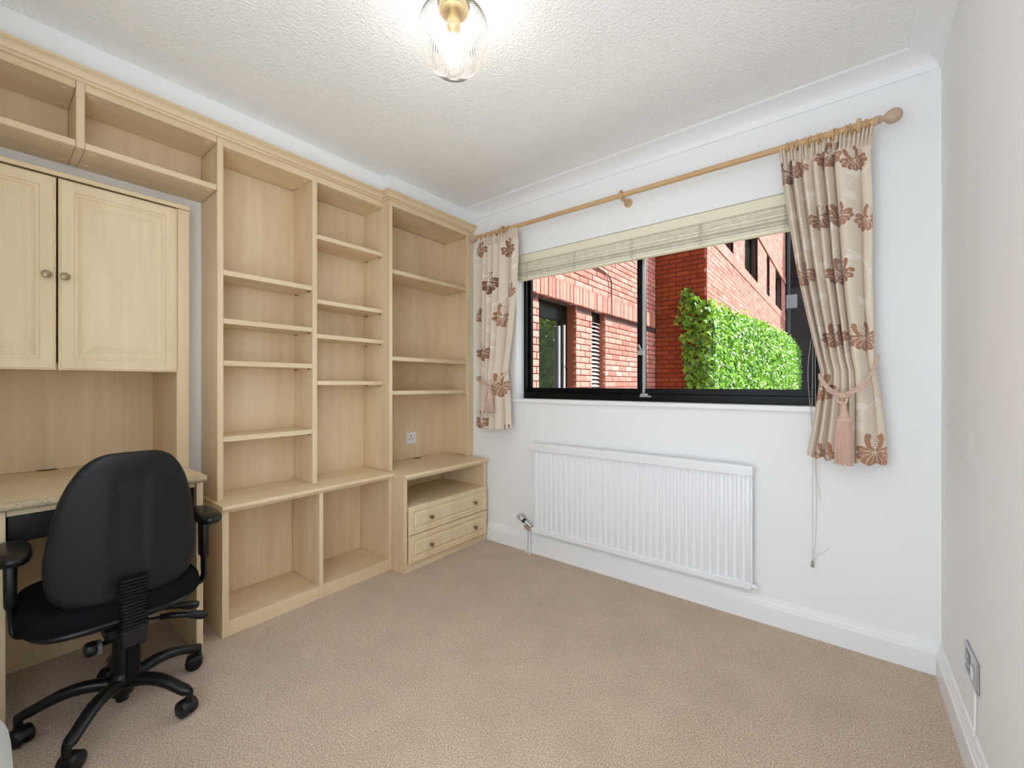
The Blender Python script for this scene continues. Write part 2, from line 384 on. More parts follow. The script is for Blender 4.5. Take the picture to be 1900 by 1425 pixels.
# baseboards: stepped ogee section
BB = [(0,0),(.018,0),(.018,.082),(.0165,.086),(.0135,.088),(.0135,.091),(.0125,.097),(.0085,.105),(.0075,.111),(.006,.114),(.005,.119),(0,.121)]
def sweep_mitre(prof, kind):
    pass
mb = MB(); L0 = [(0.431, -u, z) for u, z in BB]; L1 = [(XR-u, -u, z) for u, z in BB]; mb.rings([L0, L1])
mb.struct('baseboard_back', 'trim', 'white moulded skirting under the radiator')
mb = MB(); L0 = [(XR-u, -u, z) for u, z in BB]; L1 = [(XR-u, YB, z) for u, z in BB]; mb.rings([L0, L1])
mb.struct('baseboard_right', 'trim', 'white moulded skirting on the right wall')
# coving
CV = [(0, 2.40), (0, 2.337), (.008, 2.337), (.010, 2.342)] + [(.010+.085*(1-math.cos(t)), 2.342+.050*math.sin(t)) for t in [R(a) for a in range(10, 91, 10)]] + [(.100, 2.394), (.104, 2.40)]
mb = MB(); mb.rings([[(0.2, -u, z) for u, z in CV], [(XR-u, -u, z) for u, z in CV]]); mb.struct('trim_1', 'trim', 'white coving above the window', smooth=True)
mb = MB(); mb.rings([[(XR-u, -u, z) for u, z in CV], [(XR-u, YB, z) for u, z in CV]]); mb.struct('trim_2', 'trim', 'white coving on the right wall', smooth=True)
UF, CF = 0.225, 0.285                               # front planes of the upper shelves and of the corner unit
YS = -0.742                                         # where the units step forward
MB().box(0, UF, YB, YS, 2.2915, CZ, 0.002).box(0, CF, YS, 0, 2.2915, CZ, 0.002).struct('trim_3', 'trim', 'white infill panel above the wooden cornice')

# ------------------------------------------------------------------ window
win = thing('window_1', 'black metal sliding window with two panes', 'window', (WX0, 0.08, WZ0)); win['kind'] = 'structure'
del win['category']
mb = MB(); y0, y1 = 0.085, 0.15
mb.box(WX0, WX1, y0, y1, 1.020, 1.062, .002).box(WX0, WX1, y0, y1, 1.94, WZ1, .002).box(WX0, WX0+.022, y0, y1, 1.062, 1.94, .002).box(WX1-.03, WX1, y0, y1, 1.062, 1.94, .002)
mb.part('frame', 'black_metal', win)
def sash(xa, xb, ya, yb, name, st=.018, sr=.018, zb=1.062):
    m_ = MB(); m_.box(xa, xb, ya, yb, zb, 1.094, .002).box(xa, xb, ya, yb, 1.915, 1.945, .002).box(xa, xa+st, ya, yb, 1.094, 1.915, .002).box(xb-sr, xb, ya, yb, 1.094, 1.915, .002)
    s_ = m_.part(name, 'black_metal', win)
    MB().box(xa+st-.004, xb-sr+.004, (ya+yb)/2-.002, (ya+yb)/2+.002, 1.09, 1.92, 0).part('pane', 'glass', s_)
    return s_
s1 = sash(WX0+.022, 1.548, .118, .145, 'sash', .018, .048)
s2 = sash(1.512, WX1-.03, .087, .112, 'sash', .034, .022)
MB().box(1.546, 1.562, .076, .094, 1.066, 1.93, .003).part('silver_edge_strip', 'silver', s2)
mb = MB(); mb.box(1.522, 1.556, .064, .080, 1.285, 1.315, .004).cyl((1.540, .072, 1.315), (1.534, .050, 1.345), .006, 10).box(1.545, 1.575, .060, .072, 1.312, 1.324, .003); mb.part('latch', 'chrome', s2, True)
mb = MB(); mb.box(1.540, 1.585, .062, .094, 1.050, 1.066, .002).box(1.53, 1.60, .072, .090, 1.044, 1.052, .002); mb.part('sash_guide', 'silver', win)
MB().extrude([(.087, 1.000), (.087, 1.020), (-.018, 1.020), (-.024, 1.017), (-.026, 1.010), (-.026, 1.0), (-.022, .994), (0.0, .992), (0, 1.0)], 'x', 0.632, WX1+.03).part('sill', 'trim', win)

# ------------------------------------------------------------------ furniture: shelves
def pin(parent, x, y, z):
    MB().cyl((x, y-.006, z), (x, y+.006, z), .0035, 6).part('shelf_pin', 'bronze', parent)
tb = thing('tall_bookcase', 'pale maple two-bay open bookcase standing on the low shelf unit', 'bookcase', (0, -1.18, .585))
ZT = 2.245
MB().box(0.002, UF, -1.619, -1.595, .585, ZT).part('side_panel', 'wood_v', tb)
MB().box(0.002, UF-.001, -1.183, -1.157, .585, ZT).part('divider_panel', 'wood_v', tb)
MB().box(0.002, .010, -1.595, -1.183, .585, 2.21, 0).part('back_panel', 'wood_v', tb)
MB().box(0.002, .010, -1.157, YS, .585, 2.21, 0).part('back_panel', 'wood_v', tb)
MB().box(0.012, UF-.001, -1.595, -1.183, 2.21, ZT).part('top_board', 'wood_h', tb)
MB().box(0.012, UF-.001, -1.157, YS-.001, 2.21, ZT).part('top_board', 'wood_h', tb)
for z in (1.645, 1.422, 1.228, .877):
    MB().box(.012, UF-.002, -1.594, -1.184, z-.024, z).part('shelf', 'wood_h', tb)
    for px in (.05, .195): pin(tb, px, -1.190, z-.029)
for z in (1.930, 1.579, 1.391, 1.137):
    MB().box(.012, UF-.002, -1.156, YS-.001, z-.023, z).part('shelf', 'wood_h', tb)
    for px in (.05, .195): pin(tb, px, YS-.008, z-.028)
def cap(parent, x, y, z):
    MB().lathe([(.0125, 0), (.0125, -.0025), (.010, -.0035), (.009, -.0025), (0, -.0025)], 14, (x, y, z)).part('fixing_cap', 'wood_h', parent, True)
for x in (.05, .185):
    cap(tb, x, -1.572, 2.21); cap(tb, x, -1.206, 2.21); cap(tb, x, YS-.03, 2.21)
# bridging boxes over the desk
def bridge(y0, y1, side, label):
    t = thing('bridging_shelf', label, 'shelf', (0, (y0+y1)/2, 2.0), 'bridging shelves over the desk')
    MB().box(.012, UF-.001, y0, y1, 2.0, 2.024).part('bottom_board', 'wood_h', t)
    MB().box(.012, UF-.001, y0, y1, 2.216, ZT).part('top_board', 'wood_h', t)
    MB().box(.002, .011, y0, y1, 2.0, ZT, 0).part('back_panel', 'wood_v', t)
    if side: MB().box(.012, UF, y0-.024, y0-.001, 1.999, ZT).part('side_panel', 'wood_v', t)
    for x in (.05, .185):
        for y in (y0+.022, y1-.022):
            cap(t, x, y, 2.216); cap(t, x, y, 2.0)
bridge(-2.042, -1.621, True, 'wooden bridging shelf next to the tall bookcase, above the right cupboard door')
bridge(-2.55, -2.067, False, 'wooden bridging shelf cut by the left picture edge, above the left cupboard door')
# low unit under the worktop
lu = thing('low_shelf_unit', 'low two-bay maple shelf unit standing on the carpet', 'shelf unit', (.16, -1.18, 0))
BF = .315
MB().box(.002, BF, -1.628, -1.602, 0, .559).part('side_panel', 'wood_v', lu)
MB().box(.012, BF-.001, -1.192, -1.170, 0, .549).part('divider_panel', 'wood_v', lu)
MB().box(.012, BF-.002, -.762, -.744, 0, .559).part('side_panel', 'wood_v', lu)
for a, b in ((-1.601, -1.193), (-1.169, -.763)):
    MB().box(.002, .011, a, b, 0, .559, 0).part('back_panel', 'wood_v', lu)
    MB().box(.012, BF-.002, a, b, .042, .066).part('bottom_board', 'wood_h', lu)
    MB().box(BF-.022, BF-.003, a, b, 0, .0415).part('plinth', 'wood_h', lu)
MB().box(BF-.02, BF-.001, -1.601, -.763, .5495, .559).part('top_rail', 'wood_h', lu)
def worktop_poly(x0, x1, z0, z1):
    r = (z1-z0)*.48; zc = (z0+z1)/2; pts = [(x0, z0), (x0, z1)]
    for k in range(9):
        a = R(90-22.5*k); pts.append((x1-r+r*math.cos(a), zc+r*math.sin(a)))
    return pts
MB().extrude(worktop_poly(.002, .340, .560, .585), 'y', -1.634, -.7445).solo('worktop', 'wood_h', 'long rounded maple worktop between the tall bookcase and the low shelf unit', 'worktop', (.17, -1.18, .56), smooth=True)
# drawer cabinet
dc = thing('drawer_cabinet', 'maple cabinet with open niche and two drawers in the corner', 'cabinet', (.2, -.37, 0))
DF = .430
MB().box(.002, DF, YS, -.719, 0, .559).part('side_panel', 'wood_v', dc)
MB().box(.002, DF, -.049, -.0205, 0, .559).part('side_panel', 'wood_v', dc)
MB().box(.002, .011, -.718, -.050, .05, .559, 0).part('back_panel', 'wood_v', dc)
MB().box(.012, DF-.002, -.718, -.050, .366, .390).part('niche_board', 'wood_h', dc)
MB().box(DF-.02, DF-.001, -.718, -.050, .548, .559).part('top_rail', 'wood_h', dc)
MB().box(DF-.022, DF-.003, -.718, -.050, 0, .046).part('plinth', 'wood_h', dc)
MB().cyl((.012, -.075, .47), (.016, -.075, .47), .014, 12).part('cable_hole', 'dark', dc)
def ring_panel(mb, y0, y1, z0, z1, prof):
    """nested rectangles facing +x; prof: (inset, x)"""
    loops = [[(x, y0+i, z0+i), (x, y1-i, z0+i), (x, y1-i, z1-i), (x, y0+i, z1-i)] for i, x in prof]
    return mb.rings(loops)
def front(parent, name, y0, y1, z0, z1, x0, x1, rail, mat='wood_d'):
    t = x1
    mb = MB(); ring_panel(mb, y0, y1, z0, z1, [(0, x0), (0, t-.008), (.0025, t-.004), (.006, t-.0035), (.008, t-.0005), (rail*.62, t), (rail*.66, t-.004), (rail*.72, t-.0035), (rail*.80, t-.002), (rail*.86, t-.006), (rail, t-.011)])
    d = mb.part(name, mat, parent)
    mb = MB(); ring_panel(mb, y0+rail-.002, y1-rail+.002, z0+rail-.002, z1-rail+.002, [(0, t-.014), (0, t-.0105), (.006, t-.010), (.030 if rail > .04 else .016, t-.0035), (.034 if rail > .04 else .019, t-.003)])
    mb.part('raised_panel', mat, d)
    return d
def knob(parent, x, y, z, r=.0125):
    MB().lathe([(.006, -.002), (.0065, .002), (.005, .006), (.0055, .010), (r, .014), (r*1.04, .018), (r*.96, .0225), (r*.6, .0245), (0, .025)], 20, (x, y, z), (1, 0, 0)).part('knob', 'bronze', parent, True, label='antique bronze knob')
for z0, z1, kz in ((.219, .389, .300), (.050, .216, .129)):
    d = front(dc, 'drawer', -.716, -.030, z0, z1, DF+.001, DF+.021, .036)
    for ky in (-.556, -.163): knob(d, DF+.018, ky, kz)
mb = MB().extrude(worktop_poly(.002, .458, .560, .586), 'y', -.748, -.0215)
mb.solo('worktop', 'wood_h', 'short deep maple worktop on the drawer cabinet, with a cable hole', 'worktop', (.2, -.37, .56), smooth=True)
# corner bookcase
cb = thing('corner_bookcase', 'narrow maple bookcase standing on the drawer cabinet beside the window wall', 'bookcase', (.1, -.37, .586))
MB().box(.002, CF, YS+.0005, -.718, .587, ZT).part('side_panel', 'wood_v', cb)
MB().box(.002, CF, -.024, -.001, .587, ZT).part('side_panel', 'wood_v', cb)
MB().box(CF-.02, CF-.001, -.062, -.0245, .587, 2.21).part('filler_strip', 'wood_v', cb)
MB().box(.002, .011, -.717, -.0245, .587, 2.21, 0).part('back_panel', 'wood_v', cb)
MB().box(.012, CF-.001, -.717, -.0245, 2.212, ZT).part('top_board', 'wood_h', cb)
for z in (1.833, 1.290, 1.077):
    MB().box(.012, CF-.0215, -.717, -.026, z-.024, z).part('shelf', 'wood_h', cb)
    for px in (.06, .25): pin(cb, px, -.034, z-.029)
for x in (.05, .22): cap(cb, x, -.09, 2.212)
# cornice with its return at the step
CP = [(0,2.243),(.009,2.243),(.012,2.245),(.012,2.250),(.009,2.252),(.009,2.2535),(.017,2.2555),(.018,2.262),(.022,2.270),(.029,2.276),(.037,2.2785),(.037,2.281),(.041,2.2825),(.043,2.286),(.042,2.290),(.0,2.291)]
def cpath(o): return [(UF+o, -2.58), (UF+o, YS-o), (CF+o, YS-o), (CF+o, -.001)]
mb = MB(); cols = [[(cpath(o)[k][0], cpath(o)[k][1], z) for o, z in CP] for k in range(4)]; mb.rings(cols)
mb.solo('wooden_cornice', 'wood_h', 'long moulded maple cornice along the top of the shelves', 'cornice', (UF, -1.2, 2.246))

# ------------------------------------------------------------------ desk and cupboard in the alcove
dk = thing('desk', 'maple desk with worn rounded front edge in the alcove', 'desk', (0, -2.1, 0))
tp = MB().box(-.335, .362, -2.505, -1.701, .713, .742, .002).part('desk_top', 'wood_h', dk)
MB().extrude([(.3625,.7135),(.3625,.7415)] + [(.366+.012*math.cos(R(a)), .7275+.0138*math.sin(R(a))) for a in range(80,-81,-20)], 'y', -2.505, -1.701).part('front_edge', 'chip', tp, True, label='worn chipped front edge')
MB().box(-.30, .352, -1.731, -1.708, 0, .7125).part('side_panel', 'wood_v', dk)
MB().box(-.30, .352, -2.262, -2.236, 0, .7125).part('side_panel', 'wood_v', dk)
MB().box(-.30, .352, -2.50, -2.476, 0, .7125).part('side_panel', 'wood_v', dk)
MB().box(-.095, -.078, -2.235, -1.732, 0, .7125).part('modesty_panel', 'wood_v', dk)
MB().box(.325, .343, -2.235, -1.732, .692, .7125).part('front_rail', 'wood_h', dk)
MB().box(.10, .318, -2.234, -1.733, .598, .690, .004).part('keyboard_drawer', 'black_plastic', dk)
mb = MB(); mb.lathe([(.030, 0), (.036, .0005), (.0365, .003), (.033, .0042), (.030, .003), (.030, 0)], 28, (-.275, -2.104, .742)); mb.lathe([(0, .0012), (.030, .0012)], 28, (-.275, -2.104, .742)); mb.part('cable_grommet', 'brass', dk, True)
MB().box(.3522, .3530, -1.729, -1.7095, .575, .612, 0).part('paper_sticker', 'socket', dk, label='small white sticker')
mb = MB().lathe([(.0001, 0), (.0075, .0002), (.0075, .0006), (.0001, .0008)], 16, (.3530, -1.7195, .592), (1, 0, 0)); mb.part('sticker_dot', plain('teal_print', srgb(110, 160, 176), .6), dk)
wc = thing('desk_cupboard', 'maple cupboard with two raised-panel doors standing on the desk', 'cupboard', (0, -2.1, .742))
HF = .115
MB().box(-.30, HF, -1.741, -1.695, .743, 1.905).part('side_panel', 'wood_v', wc)
MB().box(-.30, HF, -2.52, -2.482, .743, 1.905).part('side_panel', 'wood_v', wc)
MB().box(-.310, -.301, -2.52, -1.695, .743, 1.905, 0).part('back_panel', 'wood_v', wc)
MB().box(-.30, HF-.001, -2.481, -1.742, 1.178, 1.200).part('bottom_board', 'wood_h', wc)
MB().box(-.30, HF+.010, -2.52, -1.695, 1.906, 1.924).part('top_board', 'wood_h', wc)
d = front(wc, 'door', -2.1035, -1.7435, 1.172, 1.897, HF+.001, HF+.022, .066); knob(d, HF+.018, -2.087, 1.526, .0135)
d = front(wc, 'door', -2.480, -2.1085, 1.172, 1.897, HF+.001, HF+.022, .066); knob(d, HF+.018, -2.134, 1.526, .0135)
# cable grommet on the drawer worktop and socket on the back panel
MB().lathe([(.0, .0), (.028, 0), (.029, .002), (.018, .003), (.016, .0015), (0, .0012)], 24, (.045, -.335, .586)).solo('cable_grommet', 'bronze', 'small round cable grommet in the drawer cabinet worktop', 'grommet', (.045, -.335, .586), smooth=True)
ws = thing('wall_socket', 'white single power socket on the bookcase back panel', 'socket', (.011, -.362, .735))
MB().box(.0112, .019, -.405, -.319, .690, .777, .003).part('plate', 'socket', ws)
for (y, z, a, b) in ((-.368, .748, .003, .006), (-.380, .728, .005, .003), (-.357, .728, .005, .003)): MB().box(.0188, .0194, y-a, y+a, z-b, z+b, 0).part('pin_hole', 'dark', ws)
MB().box(.019, .0225, -.346, -.333, .730, .752, .001).part('switch', 'socket', ws)
# chrome socket on the right wall with its cable
cs = thing('chrome_socket', 'brushed chrome socket plate low on the right wall', 'socket', (XR, -.502, .298))
MB().box(XR-.006, XR-.0003, -.578, -.426, .254, .342, .002).part('plate', 'silver', cs)
MB().box(XR-.010, XR-.0062, -.545, -.522, .280, .312, .001).part('switch', 'socket', cs)
MB().box(XR-.0075, XR-.0062, -.500, -.450, .272, .326, .0005).part('socket_insert', 'grey_frame', cs)
for (y, z, a, b) in ((-.475, .314, .003, .006), (-.462, .290, .006, .003), (-.488, .290, .006, .003)): MB().box(XR-.0082, XR-.0074, y-a, y+a, z-b, z+b, 0).part('pin_hole', 'socket', cs)
MB().tube(smooth_path([(XR-.005, -.558, .256), (XR-.006, -.560, .225), (XR-.006, -.557, .18), (XR-.006, -.552, .145), (XR-.008, -.546, .124)], 6), .0026, 8).solo('white_cable', 'socket', 'thin white cable hanging from the chrome socket to the skirting', 'cable', (XR-.006, -.552, .121), smooth=True)

# ------------------------------------------------------------------ radiator
rd = thing('radiator', 'white panel radiator under the window', 'radiator', (1.49, -.05, .15))
RX0, RX1 = .866, 2.122; n = 34; xs = []; pit = (RX1-RX0)/n
for k in range(n):
    a = RX0+k*pit
    xs += [(a, 0), (a+pit*.16, 0), (a+pit*.30, .009), (a+pit*.70, .009), (a+pit*.84, 0)]
xs.append((RX1, 0))
rows = [[(x, -.046-dz*0.15, .160) for x, dz in xs], [(x, -.046-dz*.15, .186) for x, dz in xs], [(x, -.046-dz, .198) for x, dz in xs], [(x, -.046-dz, .668) for x, dz in xs], [(x, -.046-dz*.15, .680) for x, dz in xs], [(x, -.046, .725) for x, dz in xs]]
MB().grid(rows).part('front_panel', 'radiator', rd, True)
MB().box(RX0, RX1, -.045, -.034, .160, .722, .002).part('rear_panel', 'radiator', rd)
mb = MB(); mb.extrude([(-.030, .690), (-.030, .733), (-.033, .737), (-.064, .737), (-.069, .733), (-.071, .726), (-.071, .692), (-.068, .690)], 'x', RX0-.004, RX1+.004); mb.part('top_casing', 'radiator', rd)
mb = MB(); mb.extrude([(-.032, .156), (-.032, .186), (-.060, .190), (-.065, .184), (-.065, .160), (-.060, .154)], 'x', RX0-.002, RX1-.004); mb.part('bottom_rail', 'radiator', rd)
MB().cyl((RX1-.004, -.048, .172), (RX1+.014, -.048, .172), .011, 14).part('blanking_plug', 'radiator', rd, True)
mb = MB(); mb.cyl((RX1+.012, -.048, .172), (RX1+.022, -.048, .172), .006, 10).cyl((RX1+.013, -.048, .168), (RX1+.018, -.050, .150), .004, 8); mb.part('bleed_valve', 'radiator', rd, True)
for x in (1.05, 1.93): MB().box(x, x+.03, -.033, -.0005, .2, .66, .002).part('wall_bracket', 'radiator', rd)
vb = MB(); vb.cyl((.812, -.048, .186), (.864, -.048, .176), .010, 14).cyl((.800, -.048, .176), (.846, -.048, .166), .013, 14).cyl((.811, -.046, .158), (.811, -.046, .182), .009, 12).cyl((.836, -.046, .152), (.836, -.046, .178), .009, 12)
vb.cyl((.848, -.048, .184), (.802, -.052, .210), .0115, 14)
vv = vb.part('valve_body', 'chrome', rd, True, label='chrome valve body')
ax = Vector((-.065, -.006, .046)).normalized(); p0 = Vector((.802, -.052, .210))
MB().cyl(p0, p0+ax*.016, .015, 18).part('valve_collar', 'black_plastic', vv, True)
def ridge(a, h): return .05*math.cos(12*a)
MB().lathe([(.014, 0), (.0165, .004), (.017, .016), (.0175, .036), (.015, .044), (0, .046)], 72, p0+ax*.016, ax, ridge).part('valve_head', 'silver', vv, True)
for x in (.811, .836): MB().cyl((x, -.046, 0.0005), (x, -.046, .160), .0052, 12).part('pipe', 'radiator', rd, True)

# ------------------------------------------------------------------ curtain pole
PY, PZ = -.100, 2.158
cp = thing('curtain_pole', 'light wooden curtain pole above the window with ribbed ball finials', 'curtain pole', (1.49, PY, PZ))
MB().cyl((.425, PY, PZ), (2.556, PY, PZ), .0135, 20).part('rod', 'pole', cp, True)
def fin(x, s_):
    MB().lathe([(.0145, 0), (.017, .001), (.017, .010), (.0145, .011), (.0135, .013), (.0165, .015), (.0165, .018), (.011, .022), (.0105, .027), (.016, .033), (.0225, .041), (.0265, .052), (.0265, .060), (.023, .071), (.015, .079), (.006, .083), (0, .0835)], 48, (x, PY, PZ), (s_, 0, 0), lambda a, h: .03*math.cos(16*a) if h > .035 else 0).part('finial', 'finial', cp, True)
fin(2.553, 1); fin(.428, -1)
for x in (.655, 1.497, 2.505):
    mb = MB(); mb.lathe([(.024, 0), (.024, .005), (.020, .008), (.011, .012), (.010, .06)], 20, (x, -.0008, PZ-.010), (0, -1, 0))
    mb.lathe([(.010, 0), (.010, .02)], 14, (x, -.058, PZ-.010), (0, -1, .15)); mb.tube([(x, PY+.021*math.cos(R(a)), PZ+.021*math.sin(R(a))) for a in range(-170, 181, 10)], .0075, 8, True)
    mb.part('bracket', 'pole', cp, True)

# ------------------------------------------------------------------ curtains
BASEC = np.array(srgb(230, 214, 195)); BRN = np.array(srgb(180, 132, 102)); BRN2 = np.array(srgb(112, 76, 58)); PALE = np.array(srgb(240, 228, 212)); VINE = np.array(srgb(241, 230, 214))
def paint(u, z, flowers, vines, sx):
    """printed pattern in cloth space; u across, z up (metres)."""
    C = np.tile(BASEC, (len(u), 1))
    for pts in vines:
        P = np.array([tuple(p) for p in smooth_path([(a, b, 0) for a, b in pts], 14)])[:, :2]
        d = np.full(len(u), 9.0)
        for k in range(len(P)): d = np.minimum(d, np.hypot((u-P[k, 0]), z-P[k, 1]))
        C[d < .0042] = VINE
        for k in range(6, len(P)-4, 9):                       # leaves beside the stem
            t = P[k+2]-P[k-2]; t /= np.hypot(*t)+1e-9; sg = 1 if (k//9) % 2 else -1
            a = np.arctan2(t[1], t[0])+sg*.8; c_, s_ = np.cos(a), np.sin(a)
            lu_ = (u-P[k, 0])*c_+(z-P[k, 1])*s_; lv = -(u-P[k, 0])*s_+(z-P[k, 1])*c_
            q = np.clip(lu_/.05, 0, 1); C[(lu_ > 0) & (lu_ < .05) & (np.abs(lv) < .014*np.sin(np.pi*q)**.8)] = VINE
    for (fu, fz, r, dark, rot) in flowers:
        r = r*.98
        du = (u-fu); dz = z-fz; c_, s_ = np.cos(rot), np.sin(rot); x = du*c_+dz*s_; y = -du*s_+dz*c_
        col = BRN2*dark+BRN*(1-dark); x = x/.82
        for sgn in (-1, 1):                                     # tall petals beside the bud
            q = ((x-sgn*.26*r)*np.cos(.25*sgn)+(y-.55*r)*np.sin(.25*sgn)*-1)/(.24*r); p = ((y-.55*r)*np.cos(.25*sgn)+(x-sgn*.26*r)*np.sin(.25*sgn))/(.62*r)
            e = q*q+p*p; C[e < 1] = PALE; C[e < .84] = col
        e = (x/(.24*r))**2+((y-.62*r)/(.42*r))**2; C[e < 1] = PALE
        dots = (e < .8) & (np.hypot(np.mod(x/(.16*r)+.5*np.floor(y/(.14*r)), 1)-.5, np.mod(y/(.14*r), 1)-.5) < .30); C[dots] = col
        for a_ in (102, -102, 74, -74, 44, -44, 16, -16):       # fan of rounded petals
            t_ = math.radians(a_); dx_, dy_ = math.sin(t_), -math.cos(t_); L_ = r*(1.08 if abs(a_) > 60 else .95)
            al = x*dx_+y*dy_; ac = -x*dy_+y*dx_; wv = .06+.30*np.clip(al/L_, 0, 1)**.8
            e = ((al-.52*L_)/(.50*L_))**2+(ac/(wv*r*.92))**2; C[e < 1] = PALE; C[e < .80] = col
            C[(np.abs(ac) < .012*r) & (al > .1*L_) & (al < .75*L_)] = PALE
    return C
def curtain(name, label, Lp, Rp, ztop, zbl, zbr, pleats, flowers, vines, ringx, phase, tiez, hemlab=None):
    zs = [p[1] for p in Lp]; t = thing(name, label, 'curtain', ((Lp[0][0]+Rp[0][0])/2, PY, zbl), 'floral curtains')
    Lz, Lx = [p[1] for p in Lp][::-1], [p[0] for p in Lp][::-1]; Rz, Rx = [p[1] for p in Rp][::-1], [p[0] for p in Rp][::-1]
    NU, NV = 170, 420
    U, V = np.meshgrid(np.linspace(0, 1, NU), np.linspace(0, 1, NV))
    zb = zbl+(zbr-zbl)*U + .006*np.sin(2*np.pi*pleats*U+phase)
    Z = ztop+(zb-ztop)*V
    lx = np.interp(Z, Lz, Lx); rx = np.interp(Z, Rz, Rx)
    hd = np.clip((Z-(ztop-.075))/.02, 0, 1)                        # gathered heading
    tie = np.exp(-((Z-tiez)/.10)**2)
    ph = 2*np.pi*np.interp(U, [0, .62, .80, 1], [0, pleats*.86, pleats*.94, pleats])+phase+.30*np.sin(2.2*Z+5*U)+.5*np.sin(9*U)
    fold = 2.2*np.abs(np.sin(ph/2))**.75-1.3+.10*np.sin(2*ph+1.1)
    wgt = .55+.45*np.sin(2*np.pi*U*1.3+phase*.7)**2
    low = np.clip((tiez-Z)/.2, 0, 1)
    amp = (.024+.010*np.clip((ztop-Z)/.3, 0, 1))*(1-.45*tie)*(1-.35*low)
    head = .010*np.sin(2*np.pi*pleats*4*U)+.007*np.sin(ph)
    D = (fold*amp*wgt)*(1-hd)+hd*head
    Y = PY+.004-D-.035*tie*np.sin(np.pi*U)-.02*low*np.sin(np.pi*U)
    Y = Y+.030*np.clip(U-.9, 0, .1)*10*(1-hd)*.6
    X = lx+(rx-lx)*(U+.018*np.cos(ph)*np.sin(np.pi*U))
    P = np.stack([X, Y, Z], -1)
    col = paint(((lx+(rx-lx)*U)).ravel(), Z.ravel(), flowers, vines, 1)
    col[(Z.ravel() > ztop-.0)] *= .95
    me = bpy.data.meshes.new('fabric'); off = np.array(W[t])
    idx = np.arange(NU*NV).reshape(NV, NU); F = np.stack([idx[:-1, :-1], idx[1:, :-1], idx[1:, 1:], idx[:-1, 1:]], -1).reshape(-1, 4)
    me.from_pydata((P.reshape(-1, 3)-off).tolist(), [], F.tolist())
    at = me.color_attributes.new('print', 'FLOAT_COLOR', 'POINT'); at.data.foreach_set('color', np.c_[col, np.ones(len(col))].astype(np.float32).ravel())
    me.polygons.foreach_set('use_smooth', [True]*len(me.polygons)); me.materials.append(M['cloth'])
    o = bpy.data.objects.new('fabric', me); COL.objects.link(o); o.parent = t; W[o] = W[t]
    md = o.modifiers.new('thickness', 'SOLIDIFY'); md.thickness = .0025; md.offset = 0
    for x in ringx:
        tl = random.uniform(-.25, .25); rp = [(x+.019*math.sin(a)*tl, PY+.019*math.cos(a), PZ-.004+.019*math.sin(a)) for a in [2*math.pi*k/20 for k in range(20)]]
        MB().tube(rp, .0036, 8, True).part('curtain_ring', 'pole', t, True)
    return t
RLp = [(2.236, 2.15), (2.240, 2.10), (2.247, 2.004), (2.266, 1.857), (2.298, 1.616), (2.332, 1.425), (2.368, 1.24), (2.382, 1.171), (2.370, 1.057), (2.355, .943), (2.330, .79)]
RRp = [(2.556, 2.16), (2.543, 2.045), (2.548, 1.894), (2.549, 1.723), (2.548, 1.531), (2.552, 1.36), (2.552, 1.232), (2.570, 1.104), (2.581, .978), (2.596, .79)]
Rf = [(2.270, 2.035, .055, .55, .2), (2.312, 2.045, .035, .1, 0), (2.411, 2.065, .055, .15, -.3), (2.490, 2.030, .05, .25, .3), (2.386, 1.815, .055, .25, 0), (2.447, 1.81, .05, .15, .2), (2.535, 1.785, .055, .05, -.2), (2.323, 1.585, .055, 0, .2), (2.447, 1.575, .055, .2, -.1), (2.429, 1.315, .052, .1, 0), (2.522, 1.305, .06, 0, .25), (2.385, 1.10, .06, 0, -.1), (2.405, .822, .055, .05, .2), (2.553, .85, .07, 0, 0), (2.28, .70, .05, 0, 0)]
Rv = [[(2.46, 1.20), (2.53, 1.42), (2.53, 1.60), (2.48, 1.66)], [(2.54, 2.0), (2.47, 1.92), (2.44, 1.72), (2.40, 1.50), (2.37, 1.30)], [(2.28, 1.95), (2.33, 1.75), (2.30, 1.66)], [(2.56, 1.06), (2.50, .98), (2.47, .86)], [(2.37, 1.98), (2.34, 1.85), (2.36, 1.68), (2.39, 1.56)]]
curtain('curtain', 'floral beige curtain tied back at the right end of the pole', RLp, RRp, 2.150, .812, .800, 6.0, Rf, Rv, [2.264, 2.283, 2.298, 2.334, 2.346, 2.372, 2.384, 2.423, 2.436, 2.466, 2.481, 2.531], .6, 1.13)
LLp = [(.432, 2.16), (.430, 2.007), (.427, 1.702), (.430, 1.396), (.446, 1.167), (.436, 1.015), (.420, .78)]
LRp = [(.776, 2.15), (.780, 1.977), (.767, 1.732), (.731, 1.451), (.690, 1.201), (.713, 1.021), (.720, .78)]
Lf = [(.461, 2.06, .055, .35, 0), (.700, 2.02, .065, .5, .1), (.545, 1.81, .085, .75, .1), (.720, 1.74, .05, .2, 0), (.645, 1.575, .080, .15, -.2), (.435, 1.60, .05, .4, 0), (.495, 1.34, .07, .4, .1), (.643, 1.105, .085, .05, .1), (.475, .86, .075, .3, 0), (.69, .80, .05, .2, 0)]
Lv = [[(.64, 1.68), (.70, 1.78), (.74, 1.92), (.76, 2.0)], [(.50, 1.45), (.56, 1.55), (.58, 1.68), (.52, 1.72)], [(.46, 1.15), (.47, 1.28), (.56, 1.40), (.60, 1.48)], [(.50, 2.0), (.47, 1.90), (.50, 1.76)]]
curtain('curtain', 'floral beige curtain tied back beside the corner bookcase', LLp, LRp, 2.150, .812, .822, 5.0, Lf, Lv, [.458, .515, .556, .594, .629, .676, .708], 2.2, 1.16)
